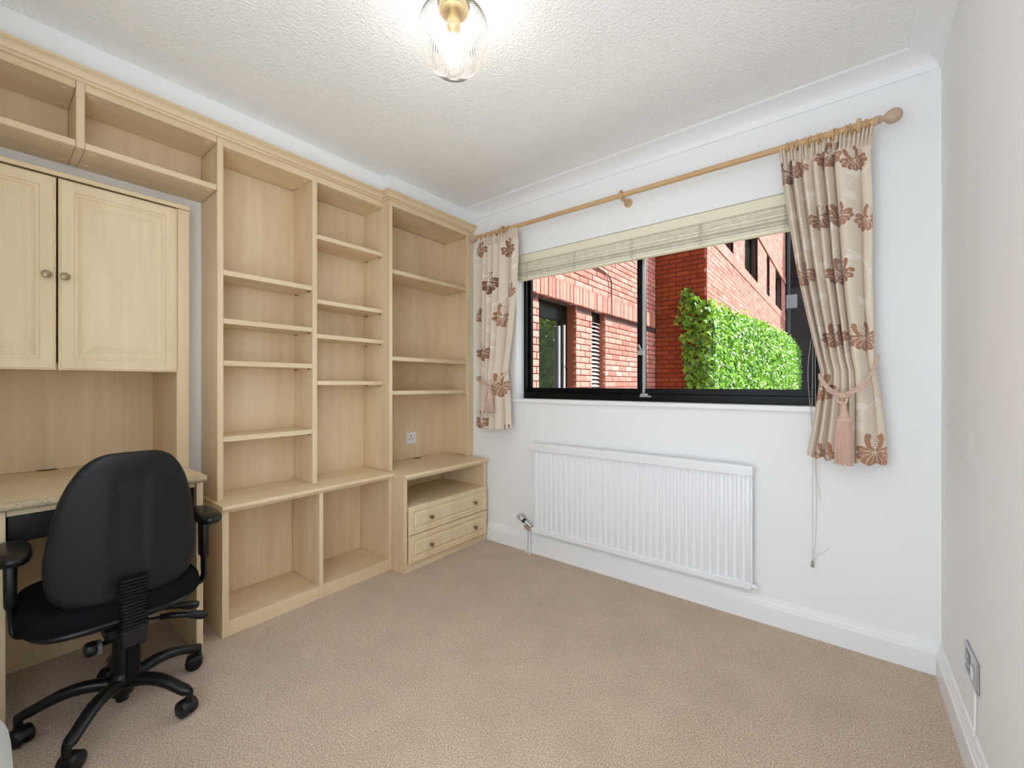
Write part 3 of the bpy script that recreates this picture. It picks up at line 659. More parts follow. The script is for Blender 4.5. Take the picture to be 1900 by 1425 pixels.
def rope2(path, r, turns):
    P = smooth_path(path, 14); n = len(P); mb = MB()
    for s_ in range(2):
        Q = []
        for i, p in enumerate(P):
            a = P[max(i-1, 0)]; b = P[min(i+1, n-1)]; t = (b-a).normalized(); u = t.cross(Vector((0, 0, 1))); u = u.normalized() if u.length > .01 else Vector((1, 0, 0)); v = t.cross(u)
            w_ = 2*math.pi*turns*i/n+math.pi*s_; Q.append(p+(u*math.cos(w_)+v*math.sin(w_))*r*.62)
        mb.tube(Q, r*.66, 7)
    return mb
def tieback(label, hook, knot, far, tas, s=1.0):
    t = thing('curtain_tieback', label, 'tieback', (knot[0], knot[1], tas), 'rope tiebacks with tassels')
    for k in range(2):
        d = Vector((0, -.004*k, -.011*k)); m = (Vector(hook)+Vector(knot))/2+Vector((.012, -.035, -.030))
        rope2([Vector(hook)+d, m+d, Vector(knot)+d], .0052*s, 15).part('rope', 'rope', t, True)
        m = (Vector(far)+Vector(knot))/2+Vector((-.004, -.012, -.012)); e = Vector(far)+Vector((-.004, .05, .01))
        rope2([e+d, Vector(far)+d, m+d, Vector(knot)+d], .0052*s, 9).part('rope', 'rope', t, True)
    k = Vector(knot)
    mb = MB(); mb.tube(smooth_path([k+Vector((-.022, -.004, .004)), k+Vector((-.006, -.012, -.002)), k+Vector((.012, -.012, -.004)), k+Vector((.022, -.002, .002))], 6), [.010]*6+[.013]*6+[.010]*7, 10)
    mb.part('knot', 'tassel', t, True)
    rope2([k+Vector((-.016, -.010, -.004)), k+Vector((-.012, -.014, -.024)), k+Vector((.006, -.014, -.036))], .004*s, 6).part('rope', 'rope', t, True)
    rope2([k+Vector((.016, -.010, -.010)), k+Vector((.014, -.014, -.026)), k+Vector((.008, -.014, -.036))], .004*s, 4).part('rope', 'rope', t, True)
    c = Vector((k.x+.007, k.y-.014, 0)); zt = k.z-.036
    MB().lathe([(.004, 0), (.0085, -.002), (.010, -.012), (.012, -.026), (.017, -.044), (.0195, -.055), (.018, -.060)], 24, (c.x, c.y, zt)).part('tassel_head', 'tassel', t, True)
    MB().lathe([(.0185, -.054), (.023, -.057), (.0245, -.062), (.023, -.067), (.0185, -.069)], 36, (c.x, c.y, zt), rib=lambda a, h: .04*math.cos(18*a)).part('tassel_band', 'rope', t, True)
    mb = MB()
    for i in range(54):
        a = 2*math.pi*i/54; r0 = .020; r1 = .0285+random.uniform(-.002, .002); L = (zt-.068)-tas+random.uniform(-.006, .006)
        for j in range(2):
            rr0, rr1 = r0*(1-.35*j), r1*(1-.4*j)
            mb.tube([(c.x+rr0*math.cos(a+j*.06), c.y+rr0*math.sin(a+j*.06), zt-.066), (c.x+.5*(rr0+rr1)*1.04*math.cos(a), c.y+.5*(rr0+rr1)*1.04*math.sin(a), zt-.066-L*.4), (c.x+rr1*math.cos(a), c.y+rr1*math.sin(a), zt-.066-L)], .0017, 5)
    mb.part('tassel_fringe', 'tassel', t, True)
tieback('pink beige rope tieback with a long tassel on the right curtain', (2.565, -.13, 1.235), (2.452, -.182, 1.078), (2.383, -.13, 1.150), .806)
tieback('pale rope tieback with tassel on the curtain beside the bookcase', (.700, -.12, 1.205), (.605, -.180, 1.128), (.462, -.15, 1.165), .93, .9)

# ------------------------------------------------------------------ blind
bl = thing('roman_blind', 'raised bamboo slat blind at the top of the window', 'blind', (1.54, .02, 1.83))
MB().box(WX0+.006, WX1-.006, .004, .020, 1.946, 1.998, .002).part('head_board', 'pelmet', bl)
MB().box(WX0+.006, WX1-.006, .0205, .060, 1.975, 1.998, .002).part('head_rail', 'pelmet', bl)
z = 1.9455; i = 0
while z > 1.846:
    h = random.choice((.0052, .0062, .0075, .009)); yo = random.uniform(.006, .013)
    if i % 5 == 4: yo -= .003
    dlt = random.randint(-18, 10); m_ = plain('bamboo_tone_%d' % i, srgb(*[c+dlt for c in (230, 224, 206)]), .6, noise=(30, .08))
    sl = MB().box(WX0+.010, WX1-.010, yo, yo+.022, z-h+.0006, z-.0004, .0012); o = sl.part('slat', m_, bl); z -= h; i += 1
MB().box(WX0+.008, WX1-.008, .005, .032, 1.824, z-.0005, .003).part('bottom_slat', 'pelmet', bl)
for x in (.775, 1.14, 1.512, 1.882, 2.25):
    mb = MB()
    for s_ in range(2):
        mb.tube([(x+.010*math.sin(k*1.3+s_*2.4), .0035-.001*(k % 2), 1.945-.0048*k) for k in range(25)], .0011, 5)
    mb.part('stitching', 'cordm', bl, True)
for pth in ([(2.352, .003, 1.95), (2.352, -.004, 1.40), (2.349, -.040, 1.0), (2.351, -.034, .78), (2.3502, -.03, .345)],
            [(2.358, .003, 1.95), (2.356, -.004, 1.45), (2.335, -.035, 1.20), (2.344, -.042, 1.0), (2.358, -.034, .82), (2.366, -.03, .60), (2.361, -.03, .44), (2.351, -.03, .348)],
            [(2.355, .003, 1.95), (2.362, -.035, 1.0), (2.366, -.03, .72), (2.381, -.03, .62)], [(2.3508, -.03, .345), (2.37, -.028, .375), (2.392, -.026, .392), (2.408, -.024, .415)]):
    MB().tube(smooth_path(pth, 8), .0009, 6).part('cord', 'cordm', bl, True)
MB().lathe([(.002, .0), (.0042, -.001), (.0052, -.008), (.0066, -.024), (.0060, -.027), (0, -.0275)], 16, (2.3505, -.03, .346)).part('cord_pull', 'greycord', bl, True)

# ------------------------------------------------------------------ ceiling lamp
LX, LY = 1.424, -1.299
cl = thing('ceiling_lamp', 'ribbed clear glass ceiling lamp with a lit bulb', 'ceiling lamp', (LX, LY, CZ))
MB().lathe([(.045, 0), (.0485, -.002), (.0485, -.024), (.046, -.028), (.030, -.029)], 40, (LX, LY, CZ-.0005)).part('ceiling_rose', 'brass', cl, True)
MB().lathe([(.020, -.018), (.021, -.05), (.0225, -.055), (.0225, -.082), (.019, -.086), (.016, -.098), (.014, -.104)], 28, (LX, LY, CZ)).part('bulb_holder', 'brass', cl, True)
MB().lathe([(.0, -.205), (.012, -.2035), (.022, -.197), (.029, -.186), (.0315, -.172), (.029, -.157), (.022, -.138), (.0155, -.118), (.0135, -.102), (.013, -.096)], 28, (LX, LY, CZ)).part('bulb', 'bulb', cl, True)
prof = [(.046, -.0295), (.064, -.0305), (.084, -.035), (.100, -.046), (.109, -.062), (.1135, -.085), (.1145, -.110), (.1125, -.138), (.106, -.166), (.094, -.190), (.076, -.210), (.055, -.223), (.040, -.2275), (.020, -.2295), (.001, -.230)]
MB().lathe(prof[:], 288, (LX, LY, CZ), rib=lambda a, h: .012*math.cos(72*a)).part('glass_shade', 'shade', cl, True)


# ------------------------------------------------------------------ office chair
HX, HY = .520, -1.985
ch = thing('office_chair', 'black swivel office chair with armrests pushed up to the desk', 'chair', (HX, HY, 0))
# base: hub, five arms, five castors
MB().lathe([(.020, .062), (.030, .066), (.036, .085), (.040, .105), (.038, .125), (.030, .132), (.028, .14)], 28, (HX, HY, 0)).part('hub', 'black_plastic', ch, True)
MB().lathe([(.014, .040), (.018, .044), (.018, .064)], 18, (HX, HY, 0)).part('hub_cap', 'black_plastic', ch, True)
for i, ang in enumerate((34, -38, 106, -110, 178)):
    a = R(ang); d = Vector((math.cos(a), math.sin(a), 0)); s_ = Vector((-d.y, d.x, 0)); c = Vector((HX, HY, 0))
    loops = []
    for k in range(13):
        t = k/12; r = .020+.228*t; zc = .104+.018*math.sin(math.pi*min(1, t*1.15))-.022*t**2.2; hw = .023-.005*t; hh = .021-.005*t
        if k == 12: hw *= .55; hh *= .6
        loops.append([c+d*r+s_*(hw*math.cos(b))+Vector((0, 0, zc+hh*math.sin(b))) for b in [2*math.pi*q/14 for q in range(14)]])
    arm = MB().rings(loops).part('base_arm', 'black_plastic', ch, True)
    e = c+d*.243; sw = R((20, -50, 70, 200, 130)[i]); wd = Vector((math.cos(sw), math.sin(sw), 0)); ws_ = Vector((-wd.y, wd.x, 0)); w0 = e-wd*.014
    mb = MB(); mb.cyl(e+Vector((0, 0, .046)), e+Vector((0, 0, .088)), .011, 12)
    hood = []
    for q in (-.0225, -.018, .018, .0225):
        rr = .0285 if abs(q) < .02 else .025
        hood.append([w0+ws_*q+wd*(rr*math.cos(b))+Vector((0, 0, .0275+rr*math.sin(b))) for b in [R(x) for x in range(-10, 171, 15)]])
    mb.rings(hood); cas = mb.part('castor', 'black_plastic', arm, True)
    for q in (-.013, .013):
        p = w0+ws_*q; pass
    mb = MB()
    for q in (-1, 1):
        p = w0+ws_*(q*.014)+Vector((0, 0, .0272)); mb.lathe([(0, -.010), (.021, -.010), (.026, -.007), (.0268, 0), (.026, .007), (.021, .010), (0, .010)], 24, p, ws_)
    wh = mb.part('castor_wheels', 'black_plastic', ch, True)
# column and mechanism
MB().cyl((HX, HY, .13), (HX, HY, .262), .027, 22).part('gas_column_cover', 'black_plastic', ch, True)
MB().cyl((HX, HY, .25), (HX, HY, .318), .015, 18).part('gas_column', 'black_metal', ch, True)
MB().box(HX-.10, HX+.085, HY-.055, HY+.055, .290, .330, .008).part('tilt_mechanism', 'black_plastic', ch)
# back stem: L bar, sleeve, ribbed bellows
SX, SY = .672, -1.984
mb = MB(); mb.box(HX+.05, SX+.006, SY-.026, SY+.026, .292, .304, .003).box(SX-.004, SX+.006, SY-.018, SY+.018, .185, .42, .003); mb.part('back_stem', 'black_metal', ch)
MB().box(SX-.016, SX+.020, SY-.034, SY+.034, .288, .346, .006).part('stem_sleeve', 'black_plastic', ch)
lo = []
for k in range(61):
    z = .345+(.505-.345)*k/60; t = k/60; e = .0032*math.sin(2*math.pi*k/4.0); hw = .029+.006*t+e; hx = .014+e; xo = SX+.004-.006*t
    lo.append([(xo+hx*math.copysign(abs(math.cos(b))**.35, math.cos(b)), SY+hw*math.copysign(abs(math.sin(b))**.35, math.sin(b)), z) for b in [2*math.pi*(q+.5)/20 for q in range(20)]])
MB().rings(lo).part('ribbed_sleeve', 'black_plastic', ch, True)
mb = MB(); mb.cyl((HX+.06, HY-.02, .285), (HX+.075, HY-.085, .285), .008, 12); mb.part('knob_shaft', 'black_metal', ch, True)
MB().lathe([(.012, 0), (.021, .003), (.023, .010), (.022, .022), (.018, .028), (0, .029)], 24, (HX+.072, HY-.072, .285), (.15, -1, 0), lambda a, h: .04*math.cos(8*a)).part('tension_knob', 'black_plastic', ch, True)
MB().box(HX+.055, HX+.098, HY-.073, HY-.062, .268, .300, .002).part('knob_label', 'grey_label', ch)
def lever(a, b, c):
    P = smooth_path([a, b, c], 6); mb = MB(); mb.tube(P[:4], .0045, 10); mb.part('lever', 'black_metal', ch, True)
    Q = P[3:]; rr = [.0075+.0016*math.sin(i*2.4) for i in range(len(Q)*6)]
    Q2 = []
    for i in range(len(Q)-1):
        for j in range(6): Q2.append(Q[i].lerp(Q[i+1], j/6))
    n = len(Q2); rr = [(.0095+.0018*math.sin(i*2.1) if i < n*.55 else .0095+.006*math.sin(math.pi*(i-n*.55)/(n*.5))) for i in range(n)]
    MB().tube(Q2, rr, 12).part('lever_grip', 'black_plastic', ch, True)
lever((HX+.06, HY+.055, .312), (HX+.07, HY+.13, .298), (HX+.06, HY+.225, .255))
lever((HX+.01, HY+.055, .318), (HX+.01, HY+.12, .312), (HX-.0, HY+.215, .278))
# seat: rounded cushion on a pan
def pad(cx, cy, z0, z1, ax_, ay_, pw, prof, seg=48):
    lo = []
    for s_, tz in prof:
        z = z0+(z1-z0)*tz
        lo.append([(cx+ax_*s_*math.copysign(abs(math.cos(b))**pw, math.cos(b)), cy+ay_*s_*math.copysign(abs(math.sin(b))**pw, math.sin(b)), z) for b in [2*math.pi*q/seg for q in range(seg)]])
    return MB().rings(lo)
SCX, SCY = .445, -2.0
pad(SCX, SCY, .376, .442, .232, .228, .55, [(.92, 0), (.985, .10), (1.0, .35), (.99, .6), (.95, .82), (.86, .95), (.70, 1.0), (.35, .985), (.05, .96)]).part('seat_cushion', 'black_fabric', ch, True)
pad(SCX, SCY, .342, .378, .225, .220, .55, [(.62, 0), (.82, .08), (.93, .4), (.985, .8), (.97, 1.0)]).part('seat_pan', 'black_plastic', ch, True)
# backrest: shell behind, cushion in front
BH0, BH1 = .420, .908; BCX = .640; BCY = -1.988
def outline(b):
    """half-width and height of the back outline for angle b"""
    c, s_ = math.cos(b), math.sin(b)
    y = .183*math.copysign(abs(c)**.50, c); zz = (math.copysign(abs(s_)**(.62 if s_ > 0 else .42), s_)+1)/2      # 0 bottom, 1 top
    wid = np.interp(zz, [0, .15, .35, .6, .8, 1.0], [1.0, 1.03, 1.02, .93, .82, .70])
    return y*float(wid), BH0+(BH1-BH0)*zz
def backpt(b, s_, dx):
    y, z = outline(b); zc = (BH0+BH1)/2+.01; yy = y*s_; zz = zc+(z-zc)*s_
    lean = .055*(zz-.5)/.4+.018*math.sin(math.pi*(zz-BH0)/(BH1-BH0))*(-1)
    wrap = -.045*(yy/.19)**2
    ch_ = -.007*(1/(1+math.exp((abs(yy)-.040)/.003)))*(1 if zz < .82 else max(0, 1-(zz-.82)/.03)) if dx > 0 else 0
    return (BCX+lean+wrap+dx+ch_, BCY+yy, zz)
bs = [2*math.pi*q/96 for q in range(96)]
lo = [[backpt(b, s_, dx) for b in bs] for s_, dx in ((.985, -.004), (1.0, .004), (1.0, .012), (.985, .019), (.955, .023), (.90, .0235), (.8, .025), (.7, .026), (.6, .027), (.5, .028), (.42, .0285), (.34, .029), (.27, .029), (.2, .029), (.13, .029), (.06, .029), (.01, .029))]
MB().rings(lo).part('back_shell', 'black_shell', ch, True)
lo = [[backpt(b, s_, dx) for b in bs] for s_, dx in ((.95, -.003), (.975, -.012), (.985, -.025), (.97, -.040), (.92, -.050), (.8, -.055), (.6, -.054), (.3, -.050), (.02, -.048))]
MB().rings(lo).part('back_cushion', 'black_fabric', ch, True)
# armrests
for sg, ay in ((-1, -2.228), (1, -1.738)):
    p = MB(); P = smooth_path([(SCX+.03, SCY+sg*.12, .346), (SCX+.03, ay-sg*.03, .346), (SCX+.03, ay-sg*.004, .362), (SCX+.02, ay, .40), (SCX+.012, ay+sg*.003, .47)], 6)
    lo = []
    for i, q in enumerate(P):
        a_ = P[max(i-1, 0)]; b_ = P[min(i+1, len(P)-1)]; t = (b_-a_).normalized(); n_ = Vector((1, 0, 0)); m_ = t.cross(n_).normalized()
        lo.append([q+n_*(.022*math.copysign(abs(math.cos(g))**.6, math.cos(g)))+m_*(.0075*math.sin(g)) for g in [2*math.pi*k/16 for k in range(16)]])
    p.rings(lo).part('arm_bracket', 'black_plastic', ch, True)
    pad(SCX+.012, ay+sg*.002, .440, .592, .030, .014, .55, [(.85, 0), (.95, .02), (1.0, .06), (1.05, .98), (1.0, 1.0)], 24).part('arm_upright', 'black_plastic', ch, True)
    pad(SCX+.03, ay, .588, .624, .118, .042, .75, [(.70, 0), (.88, .06), (.98, .30), (1.0, .5), (.97, .72), (.85, .92), (.6, 1.0), (.1, 1.0)], 36).part('arm_pad', 'black_plastic', ch, True)

# ------------------------------------------------------------------ pale padded edge in the near left corner
def rbox(x0, x1, y0, y1, z0, z1, r):
    lo = []; cx, cy = (x0+x1)/2, (y0+y1)/2
    def loop(ins, z):
        out = []
        for (sx, sy, a0) in ((1, 1, 0), (-1, 1, 90), (-1, -1, 180), (1, -1, 270)):
            ccx = (x1-r if sx > 0 else x0+r); ccy = (y1-r if sy > 0 else y0+r)
            for k in range(7):
                a = R(a0+15*k); out.append((ccx+(r-ins)*math.cos(a), ccy+(r-ins)*math.sin(a), z))
        return out
    for k in range(7): a = R(15*k); lo.append(loop(r*(1-math.sin(a)), z0+r*(1-math.cos(a))))
    for k in range(7): a = R(15*k); lo.append(loop(r*(1-math.cos(a)), z1-r+r*math.sin(a)))
    return MB().rings(lo)
rbox(.80, 1.70, YB+.02, -2.243, .0005, .40, .12).solo('padded_stool', 'bedding', 'pale white padded edge showing in the bottom left corner beside the chair', 'stool', (1.2, -2.43, 0), smooth=True)

# ------------------------------------------------------------------ outdoors
MB().box(-14, 16, .26, 40, -.75, -.6, 0).struct('ground', 'paving', 'grey paving of the yard')
BL, BHH, JT = .215, .065, .010                     # brick length, height, joint
def brick_mesh(nm, ln, ht, dp, axis, mat):
    """one brick proud of its wall; axis: the direction it faces"""
    mb = MB()
    if axis == 'x': mb.box(-.03, dp, -ln/2, ln/2, -ht/2, ht/2, .0035)
    else: mb.box(-ln/2, ln/2, -dp, .03, -ht/2, ht/2, .0035)
    me = mb.mesh(nm); me.materials.append(M[mat]); return me
def lay(u0, u1, z0, z1, holes):
    """running bond: (u, z, length) of every brick, cut at the ends and at openings"""
    out = []; row = 0; z = z0
    while z+BHH <= z1+1e-4:
        segs = [(u0, u1)]
        for (a, b, c, d) in holes:
            if z+BHH > c+.005 and z < d-.005:
                ns = []
                for p, q in segs:
                    if b <= p or a >= q: ns.append((p, q)); continue
                    if a > p: ns.append((p, a))
                    if b < q: ns.append((b, q))
                segs = ns
        for p, q in segs:
            u = p; first = True
            while u < q-.03:
                ln = BL
                if first and row % 2: ln = BL/2-JT/2
                ln = min(ln, q-u)
                if q-(u+ln) < .04: ln = q-u
                out.append((u+ln/2, z+BHH/2, ln-.0)); u += ln+JT; first = False
        z += BHH+JT; row += 1
    return out
def add_bricks(parent, axis, plane, bricks, n_parts, mat, depth, key):
    bricks = sorted(bricks, key=key); cache = {}; rest = MB(); off = W[parent]
    for i, (u, z, ln) in enumerate(bricks):
        dp = depth*random.uniform(.75, 1.15)
        if i < n_parts:
            k = round(ln, 2)
            if k not in cache: cache[k] = brick_mesh('brick', ln-.001, BHH, depth, axis, mat)
            o = bpy.data.objects.new('brick', cache[k]); COL.objects.link(o); o.parent = parent
            pos = (plane-depth+dp, u, z) if axis == 'x' else (u, plane+depth-dp, z)
            o.location = Vector(pos)-off; o.rotation_euler = (random.uniform(-.012, .012), 0, 0) if axis == 'x' else (0, random.uniform(-.012, .012), 0); W[o] = off
        else:
            if axis == 'x': rest.box(plane-.03, plane+dp, u-ln/2, u+ln/2, z-BHH/2, z+BHH/2, 0)
            else: rest.box(u-ln/2, u+ln/2, plane-dp, plane+.03, z-BHH/2, z+BHH/2, 0)
    if rest.v:
        o = rest.part('brick_courses', mat, parent, fix=False); o['kind'] = 'stuff'
# --- near wing: sunlit wall facing +x at X1, with a soldier-course lintel
X1, YJ, X2, YF = -.03, 4.78, .785, 16.15
bw = thing('brick_wing', 'sunlit red brick wing with a dark door and white louvre outside the window', 'building', (X1-.3, 2.9, -.6))
SB, ST = 2.055, 2.275
holesA = [(1.325, 2.105, -.6, SB), (2.50, 2.885, -.6, SB)]
DP = .014
mb = MB()
for a, b, c, d in rects_minus(.26, YJ, -.6, 8.0, [(h[0]-.001, h[1]+.001, h[2], SB) for h in holesA]): mb.box(X1-DP-.28, X1-DP, a, b, c, d, 0)
mb.part('wall_core', 'mortar', bw)
br = lay(.95, YJ-.004, .705, SB-.02, holesA)+[(u, z, l) for (u, z, l) in lay(.95, YJ-.004, ST+.01, 3.70, [])]
add_bricks(bw, 'x', X1-DP, br, 300, 'brick', DP, lambda t: abs(t[0]-2.4)*.7+abs(t[1]-1.75)+(9 if t[1] > 1.12+(t[0]+2.3)*.36 or t[1] < .95 else 0))
sm = brick_mesh('soldier_brick', .065, ST-SB-.004, .030+DP, 'x', 'brick'); y = .97
while y < YJ-.04:
    o = bpy.data.objects.new('soldier_brick', sm); COL.objects.link(o); o.parent = bw; W[o] = W[bw]
    o.location = Vector((X1-DP-random.uniform(0, .006), y, (SB+ST)/2+random.uniform(-.003, .003)))-W[bw]; y += .0755
MB().tube([(X1+.028, 3.005, 2.06), (X1+.028, 3.005, 2.50), (X1+.02, 2.96, 2.56), (X1+.012, 2.80, 2.60), (X1+.010, 1.7, 2.64)], .010, 8).part('wall_cable', 'dark', bw, True)
for (a, b, c, d) in holesA:
    mb = MB(); mb.box(X1-.30, X1-.012, a-.02, a-.0005, -.6, SB, 0).box(X1-.30, X1-.012, b+.0005, b+.02, -.6, SB, 0); mb.part('opening_reveal', 'reveal', bw)
dr = MB(); a, b = holesA[0][0]+.002, holesA[0][1]-.002; xr = X1-.13
dr.box(xr-.04, xr, a, b, 1.86, SB-.001, .003).box(xr-.04, xr, a, a+.05, -.55, 1.86, .003).box(xr-.04, xr, b-.16, b, -.55, 1.86, .003)
door = dr.part('door', 'black_metal', bw)
MB().box(xr-.03, xr-.02, a+.05, b-.16, .98, 1.86, 0).part('pane', 'rglass', door)
mb = MB(); mb.box(xr-.02, xr+.012, b-.205, b-.165, .90, 1.80, .003).box(xr-.02, xr+.012, a+.05, b-.165, .90, .985, .003); mb.part('door_frame', 'grey_frame', door)
MB().box(xr-.01, xr+.02, b-.085, b-.070, .85, 1.82, .002).part('door_seal', 'white_frame', door)
mb = MB(); mb.cyl((xr+.03, b-.12, 1.33), (xr+.03, b-.05, 1.325), .008, 8); mb.part('door_handle', 'chrome', door)
a, b = holesA[1][0]+.002, holesA[1][1]-.002; xr = X1-.10
lv = MB().box(xr-.06, xr-.05, a, b, .5, SB-.001, 0).box(xr-.05, xr+.01, a, b, 1.93, SB-.001, .002).part('louvre', 'black_metal', bw)
z = .72
while z < 1.92:
    MB().extrude([(xr+.018, z), (xr+.022, z+.003), (xr-.030, z+.036), (xr-.034, z+.033)], 'y', a+.004, b-.004).part('louvre_blade', 'white_frame', lv); z += .0520
# --- jutting block: shaded end wall facing -y at YJ, long sunlit wall facing +x at X2
bb = thing('brick_block', 'long red brick building with upper windows behind the ivy', 'building', (X2-.3, 10.5, -.6))
SILL0, SILL1, HEAD = 3.405, 3.625, 4.78
winY = [(5.35, 6.80), (8.0, 9.78), (11.35, 11.95), (13.3, 15.0)]
holesB = [(a, b, SILL1, HEAD) for a, b in winY]
mb = MB()
for a, b, c, d in rects_minus(YJ+.02, YF, -.6, 9.0, holesB): mb.box(X2-DP-.30, X2-DP, a, b, c, d, 0)
mb.part('wall_core', 'mortar', bb)
MB().box(X1-.2, X2-DP, YJ+DP, YJ+.35, -.6, 9.0, 0).part('end_wall_core', 'mortar', bb)
add_bricks(bb, 'y', YJ+DP, lay(X1+.002, X2-DP, .705, 4.25, []), 260, 'brick_end_shade', DP, lambda t: abs(t[1]-2.2))
br = lay(YJ-.0, YF, .705, SILL0-.01, [])+lay(YJ, YF, SILL1+.003, HEAD, [(a, b, SILL1-.1, HEAD+.1) for a, b in winY])+lay(YJ, YF, HEAD+.24, 7.2, [])
add_bricks(bb, 'x', X2-DP, br, 0, 'brick', DP, lambda t: t[0])
mb = MB()
for zz0, zz1 in ((SILL0, SILL1), (HEAD+.005, HEAD+.225)):
    y = YJ+.035
    while y < YF-.03: mb.box(X2-.05, X2+(.012 if zz0 < 4 else .022), y-.0325, y+.0325, zz0, zz1-.006, 0); y += .0755
o = mb.part('soldier_courses', 'brick', bb, fix=False); o['kind'] = 'stuff'
for (a, b) in winY:
    mb = MB(); xr = X2-.13; fw = .06
    mb.box(xr-.05, xr, a+.002, b-.002, SILL1+.002, SILL1+fw, .003).box(xr-.05, xr, a+.002, b-.002, HEAD-fw, HEAD-.002, .003).box(xr-.05, xr, a+.002, a+fw, SILL1+fw, HEAD-fw, .003).box(xr-.05, xr, b-fw, b-.002, SILL1+fw, HEAD-fw, .003)
    if b-a > 1: mb.box(xr-.05, xr+.01, (a+b)/2-.05, (a+b)/2+.05, SILL1+fw, HEAD-fw, .003)
    wn = mb.part('window', 'black_metal', bb)
    MB().box(xr-.04, xr-.03, a+fw, b-fw, SILL1+fw, HEAD-fw, 0).part('pane', 'rglass', wn)
    MB().box(X2-.14, X2-DP-.001, b+.0005, b+.03, SILL1, HEAD, 0).part('window_reveal', 'reveal', bb)
# --- far dark building closing the yard
fb = thing('dark_building', 'brick building at the end of the yard, its shade put into a near-black colour', 'building', (3.0, 17.0, -.6))
MB().box(X2-.3, 5.2, 16.4, 17.4, -.6, 9.5, 0).part('wall_core', 'brick_deep_shade', fb)
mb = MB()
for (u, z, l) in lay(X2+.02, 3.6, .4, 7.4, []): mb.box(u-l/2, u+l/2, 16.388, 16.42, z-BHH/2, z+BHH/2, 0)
o = mb.part('brick_courses', 'brick_deep_shade', fb, fix=False); o['kind'] = 'stuff'
MB().cyl((X2+.10, 16.30, -.6), (X2+.10, 16.30, 7.5), .05, 10).part('drainpipe', 'dark', fb, True)
MB().box(X2+.03, X2+.35, 16.15, 16.385, 3.9, 4.4, .01).part('vent_box', 'grey_frame', fb)

# --- ivy on the corner of the block
iv = thing('ivy', 'thick bright green ivy climbing the corner of the brick block', 'ivy', (X2+.1, 9.0, -.6))
def ivy_top(y): return np.interp(y, [4.78, 5.2, 6, 8, 10, 13, 16.0], [2.40, 2.36, 2.42, 2.55, 2.62, 2.72, 2.72])
def ivy_thick(y): return np.interp(y, [4.78, 5.5, 8, 11, 14, 16.2], [.12, .18, .26, .38, .50, .52])
LEAF = np.array([(0, -.05, 0), (.42, -.20, .05), (.50, .22, .10), (.22, .45, .05), (0, 1.0, -.10), (-.22, .45, .05), (-.50, .22, .10), (-.42, -.20, .05)])
LEAF_F = [(0, 1, 2, 3), (0, 3, 4, 5), (0, 5, 6, 7)]
def leaf_frames(n, nrm, jitter, droop=1.0):
    nv = nrm+rng.normal(0, jitter, (n, 3)); nv /= np.linalg.norm(nv, axis=1)[:, None]
    dn = np.tile([0, 0, -1.0*droop], (n, 1))+rng.normal(0, .45, (n, 3)); ty = dn-nv*(dn*nv).sum(1)[:, None]; ty /= np.linalg.norm(ty, axis=1)[:, None]
    tx = np.cross(ty, nv); return tx, ty, nv
def leaf_mesh(pos, size, fr):
    tx, ty, nv = fr; n = len(pos)
    V = pos[:, None, :]+size[:, None, None]*(LEAF[None, :, 0:1]*tx[:, None, :]+LEAF[None, :, 1:2]*ty[:, None, :]+LEAF[None, :, 2:3]*nv[:, None, :])
    F = [tuple(8*i+k for k in f) for i in range(n) for f in LEAF_F]
    return V.reshape(-1, 3), F
def stuff_leaves(name, parent, pos, size, fr, mat):
    V, F = leaf_mesh(pos, size, fr); off = np.array(W[parent])
    me = bpy.data.meshes.new(name); me.from_pydata((V-off).tolist(), [], F); me.materials.append(M[mat])
    o = bpy.data.objects.new(name, me); COL.objects.link(o); o.parent = parent; o['kind'] = 'stuff'; W[o] = W[parent]; return o
n = 21000
yy = YJ-.05+(YF-.1-YJ)*rng.random(n)**1.25; tp_ = ivy_top(yy)+rng.normal(0, .05, n)
zz = .55+(tp_-.55)*rng.random(n); th = ivy_thick(yy)*(1-.55*np.clip((zz-(tp_-.6))/.6, 0, 1)**2)
dd = th*(.45+.55*rng.random(n)); pos = np.stack([X2+dd, yy, zz], 1)
size = rng.uniform(.050, .088, n)
fr = leaf_frames(n, np.array([1.0, -.15, .45]), .62)
# the shaded flank on the end wall
m = 900; xa = rng.random(m); zf = .6+(2.75-.6)*rng.random(m)
edge = np.interp(zf, [.6, 1.2, 1.8, 2.1, 2.4, 2.75], [.46, .47, .40, .30, .34, .44])     # left limit of the ivy on the end wall
xx = edge+(X2+.1-edge)*xa**.75
top_ok = zf < np.interp(xx, [.25, .40, .55, .72, .9], [2.35, 2.72, 2.60, 2.42, 2.40])
posB = np.stack([xx, YJ-.02-.10*rng.random(m)*np.clip((xx-.2)/.5, .3, 1), zf], 1)[top_ok]; mB = len(posB)
sizeB = rng.uniform(.055, .095, mB); frB = leaf_frames(mB, np.array([.15, -1.0, .3]), .35)
pos = np.r_[pos, posB]; size = np.r_[size, sizeB]; fr = tuple(np.r_[a, b] for a, b in zip(fr, frB))
dist = np.hypot(pos[:, 0]-CAM.x, pos[:, 1]-CAM.y)/size; dist[(pos[:, 2] < 1.0)] += 1e3
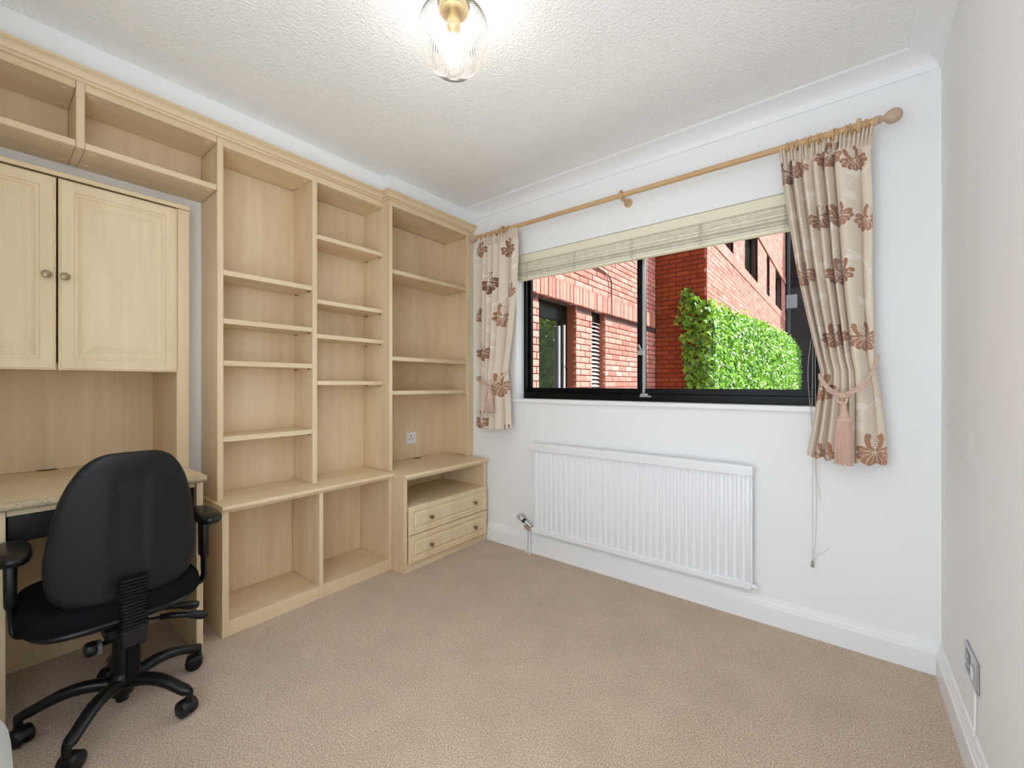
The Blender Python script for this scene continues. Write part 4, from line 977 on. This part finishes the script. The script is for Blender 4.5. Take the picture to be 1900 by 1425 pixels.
outer = np.r_[dd/th > .85, np.ones(mB, bool)]; dist[~outer] += 1e3
order = np.argsort(dist); big = order[:280]; rest = order[280:]
me = bpy.data.meshes.new('leaf'); me.from_pydata(LEAF.tolist(), [], LEAF_F); me.materials.append(M['ivy'])
for k in big:
    o = bpy.data.objects.new('leaf', me); COL.objects.link(o); o.parent = iv; W[o] = W[iv]
    Mx = Matrix(((fr[0][k][0], fr[1][k][0], fr[2][k][0]), (fr[0][k][1], fr[1][k][1], fr[2][k][1]), (fr[0][k][2], fr[1][k][2], fr[2][k][2])))
    o.location = Vector(pos[k])-W[iv]; o.rotation_euler = Mx.to_euler(); o.scale = (size[k],)*3
stuff_leaves('foliage', iv, pos[rest], size[rest], tuple(a[rest] for a in fr), 'ivy')
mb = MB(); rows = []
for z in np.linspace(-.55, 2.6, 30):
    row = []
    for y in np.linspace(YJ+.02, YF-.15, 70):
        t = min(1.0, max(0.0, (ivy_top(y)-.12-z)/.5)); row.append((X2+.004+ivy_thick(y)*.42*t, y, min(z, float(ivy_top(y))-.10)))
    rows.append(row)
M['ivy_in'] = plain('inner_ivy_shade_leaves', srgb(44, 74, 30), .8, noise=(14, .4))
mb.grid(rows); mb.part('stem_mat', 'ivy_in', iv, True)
# --- tree in the yard, seen as a reflection in the door glass
tr = thing('yard_tree', 'leafy green tree mirrored in the glass of the brick wing door', 'tree', (5.2, 8.8, -.6))
MB().tube(smooth_path([(5.2, 8.8, -.6), (5.22, 8.82, .6), (5.16, 8.78, 1.6), (5.25, 8.85, 2.6)], 5), [.11-.004*k for k in range(16)], 10).part('trunk', 'bark', tr, True)
n = 9000; v = rng.normal(0, 1, (n, 3)); v /= np.linalg.norm(v, axis=1)[:, None]; rad = rng.random(n)**.4
pos = np.array([5.2, 8.8, 1.6])+v*rad[:, None]*np.array([1.5, 3.4, 2.9]); pos += rng.normal(0, .08, (n, 3))
stuff_leaves('foliage', tr, pos, rng.uniform(.13, .24, n), leaf_frames(n, np.array([.1, 0, .8]), .7), 'tree')
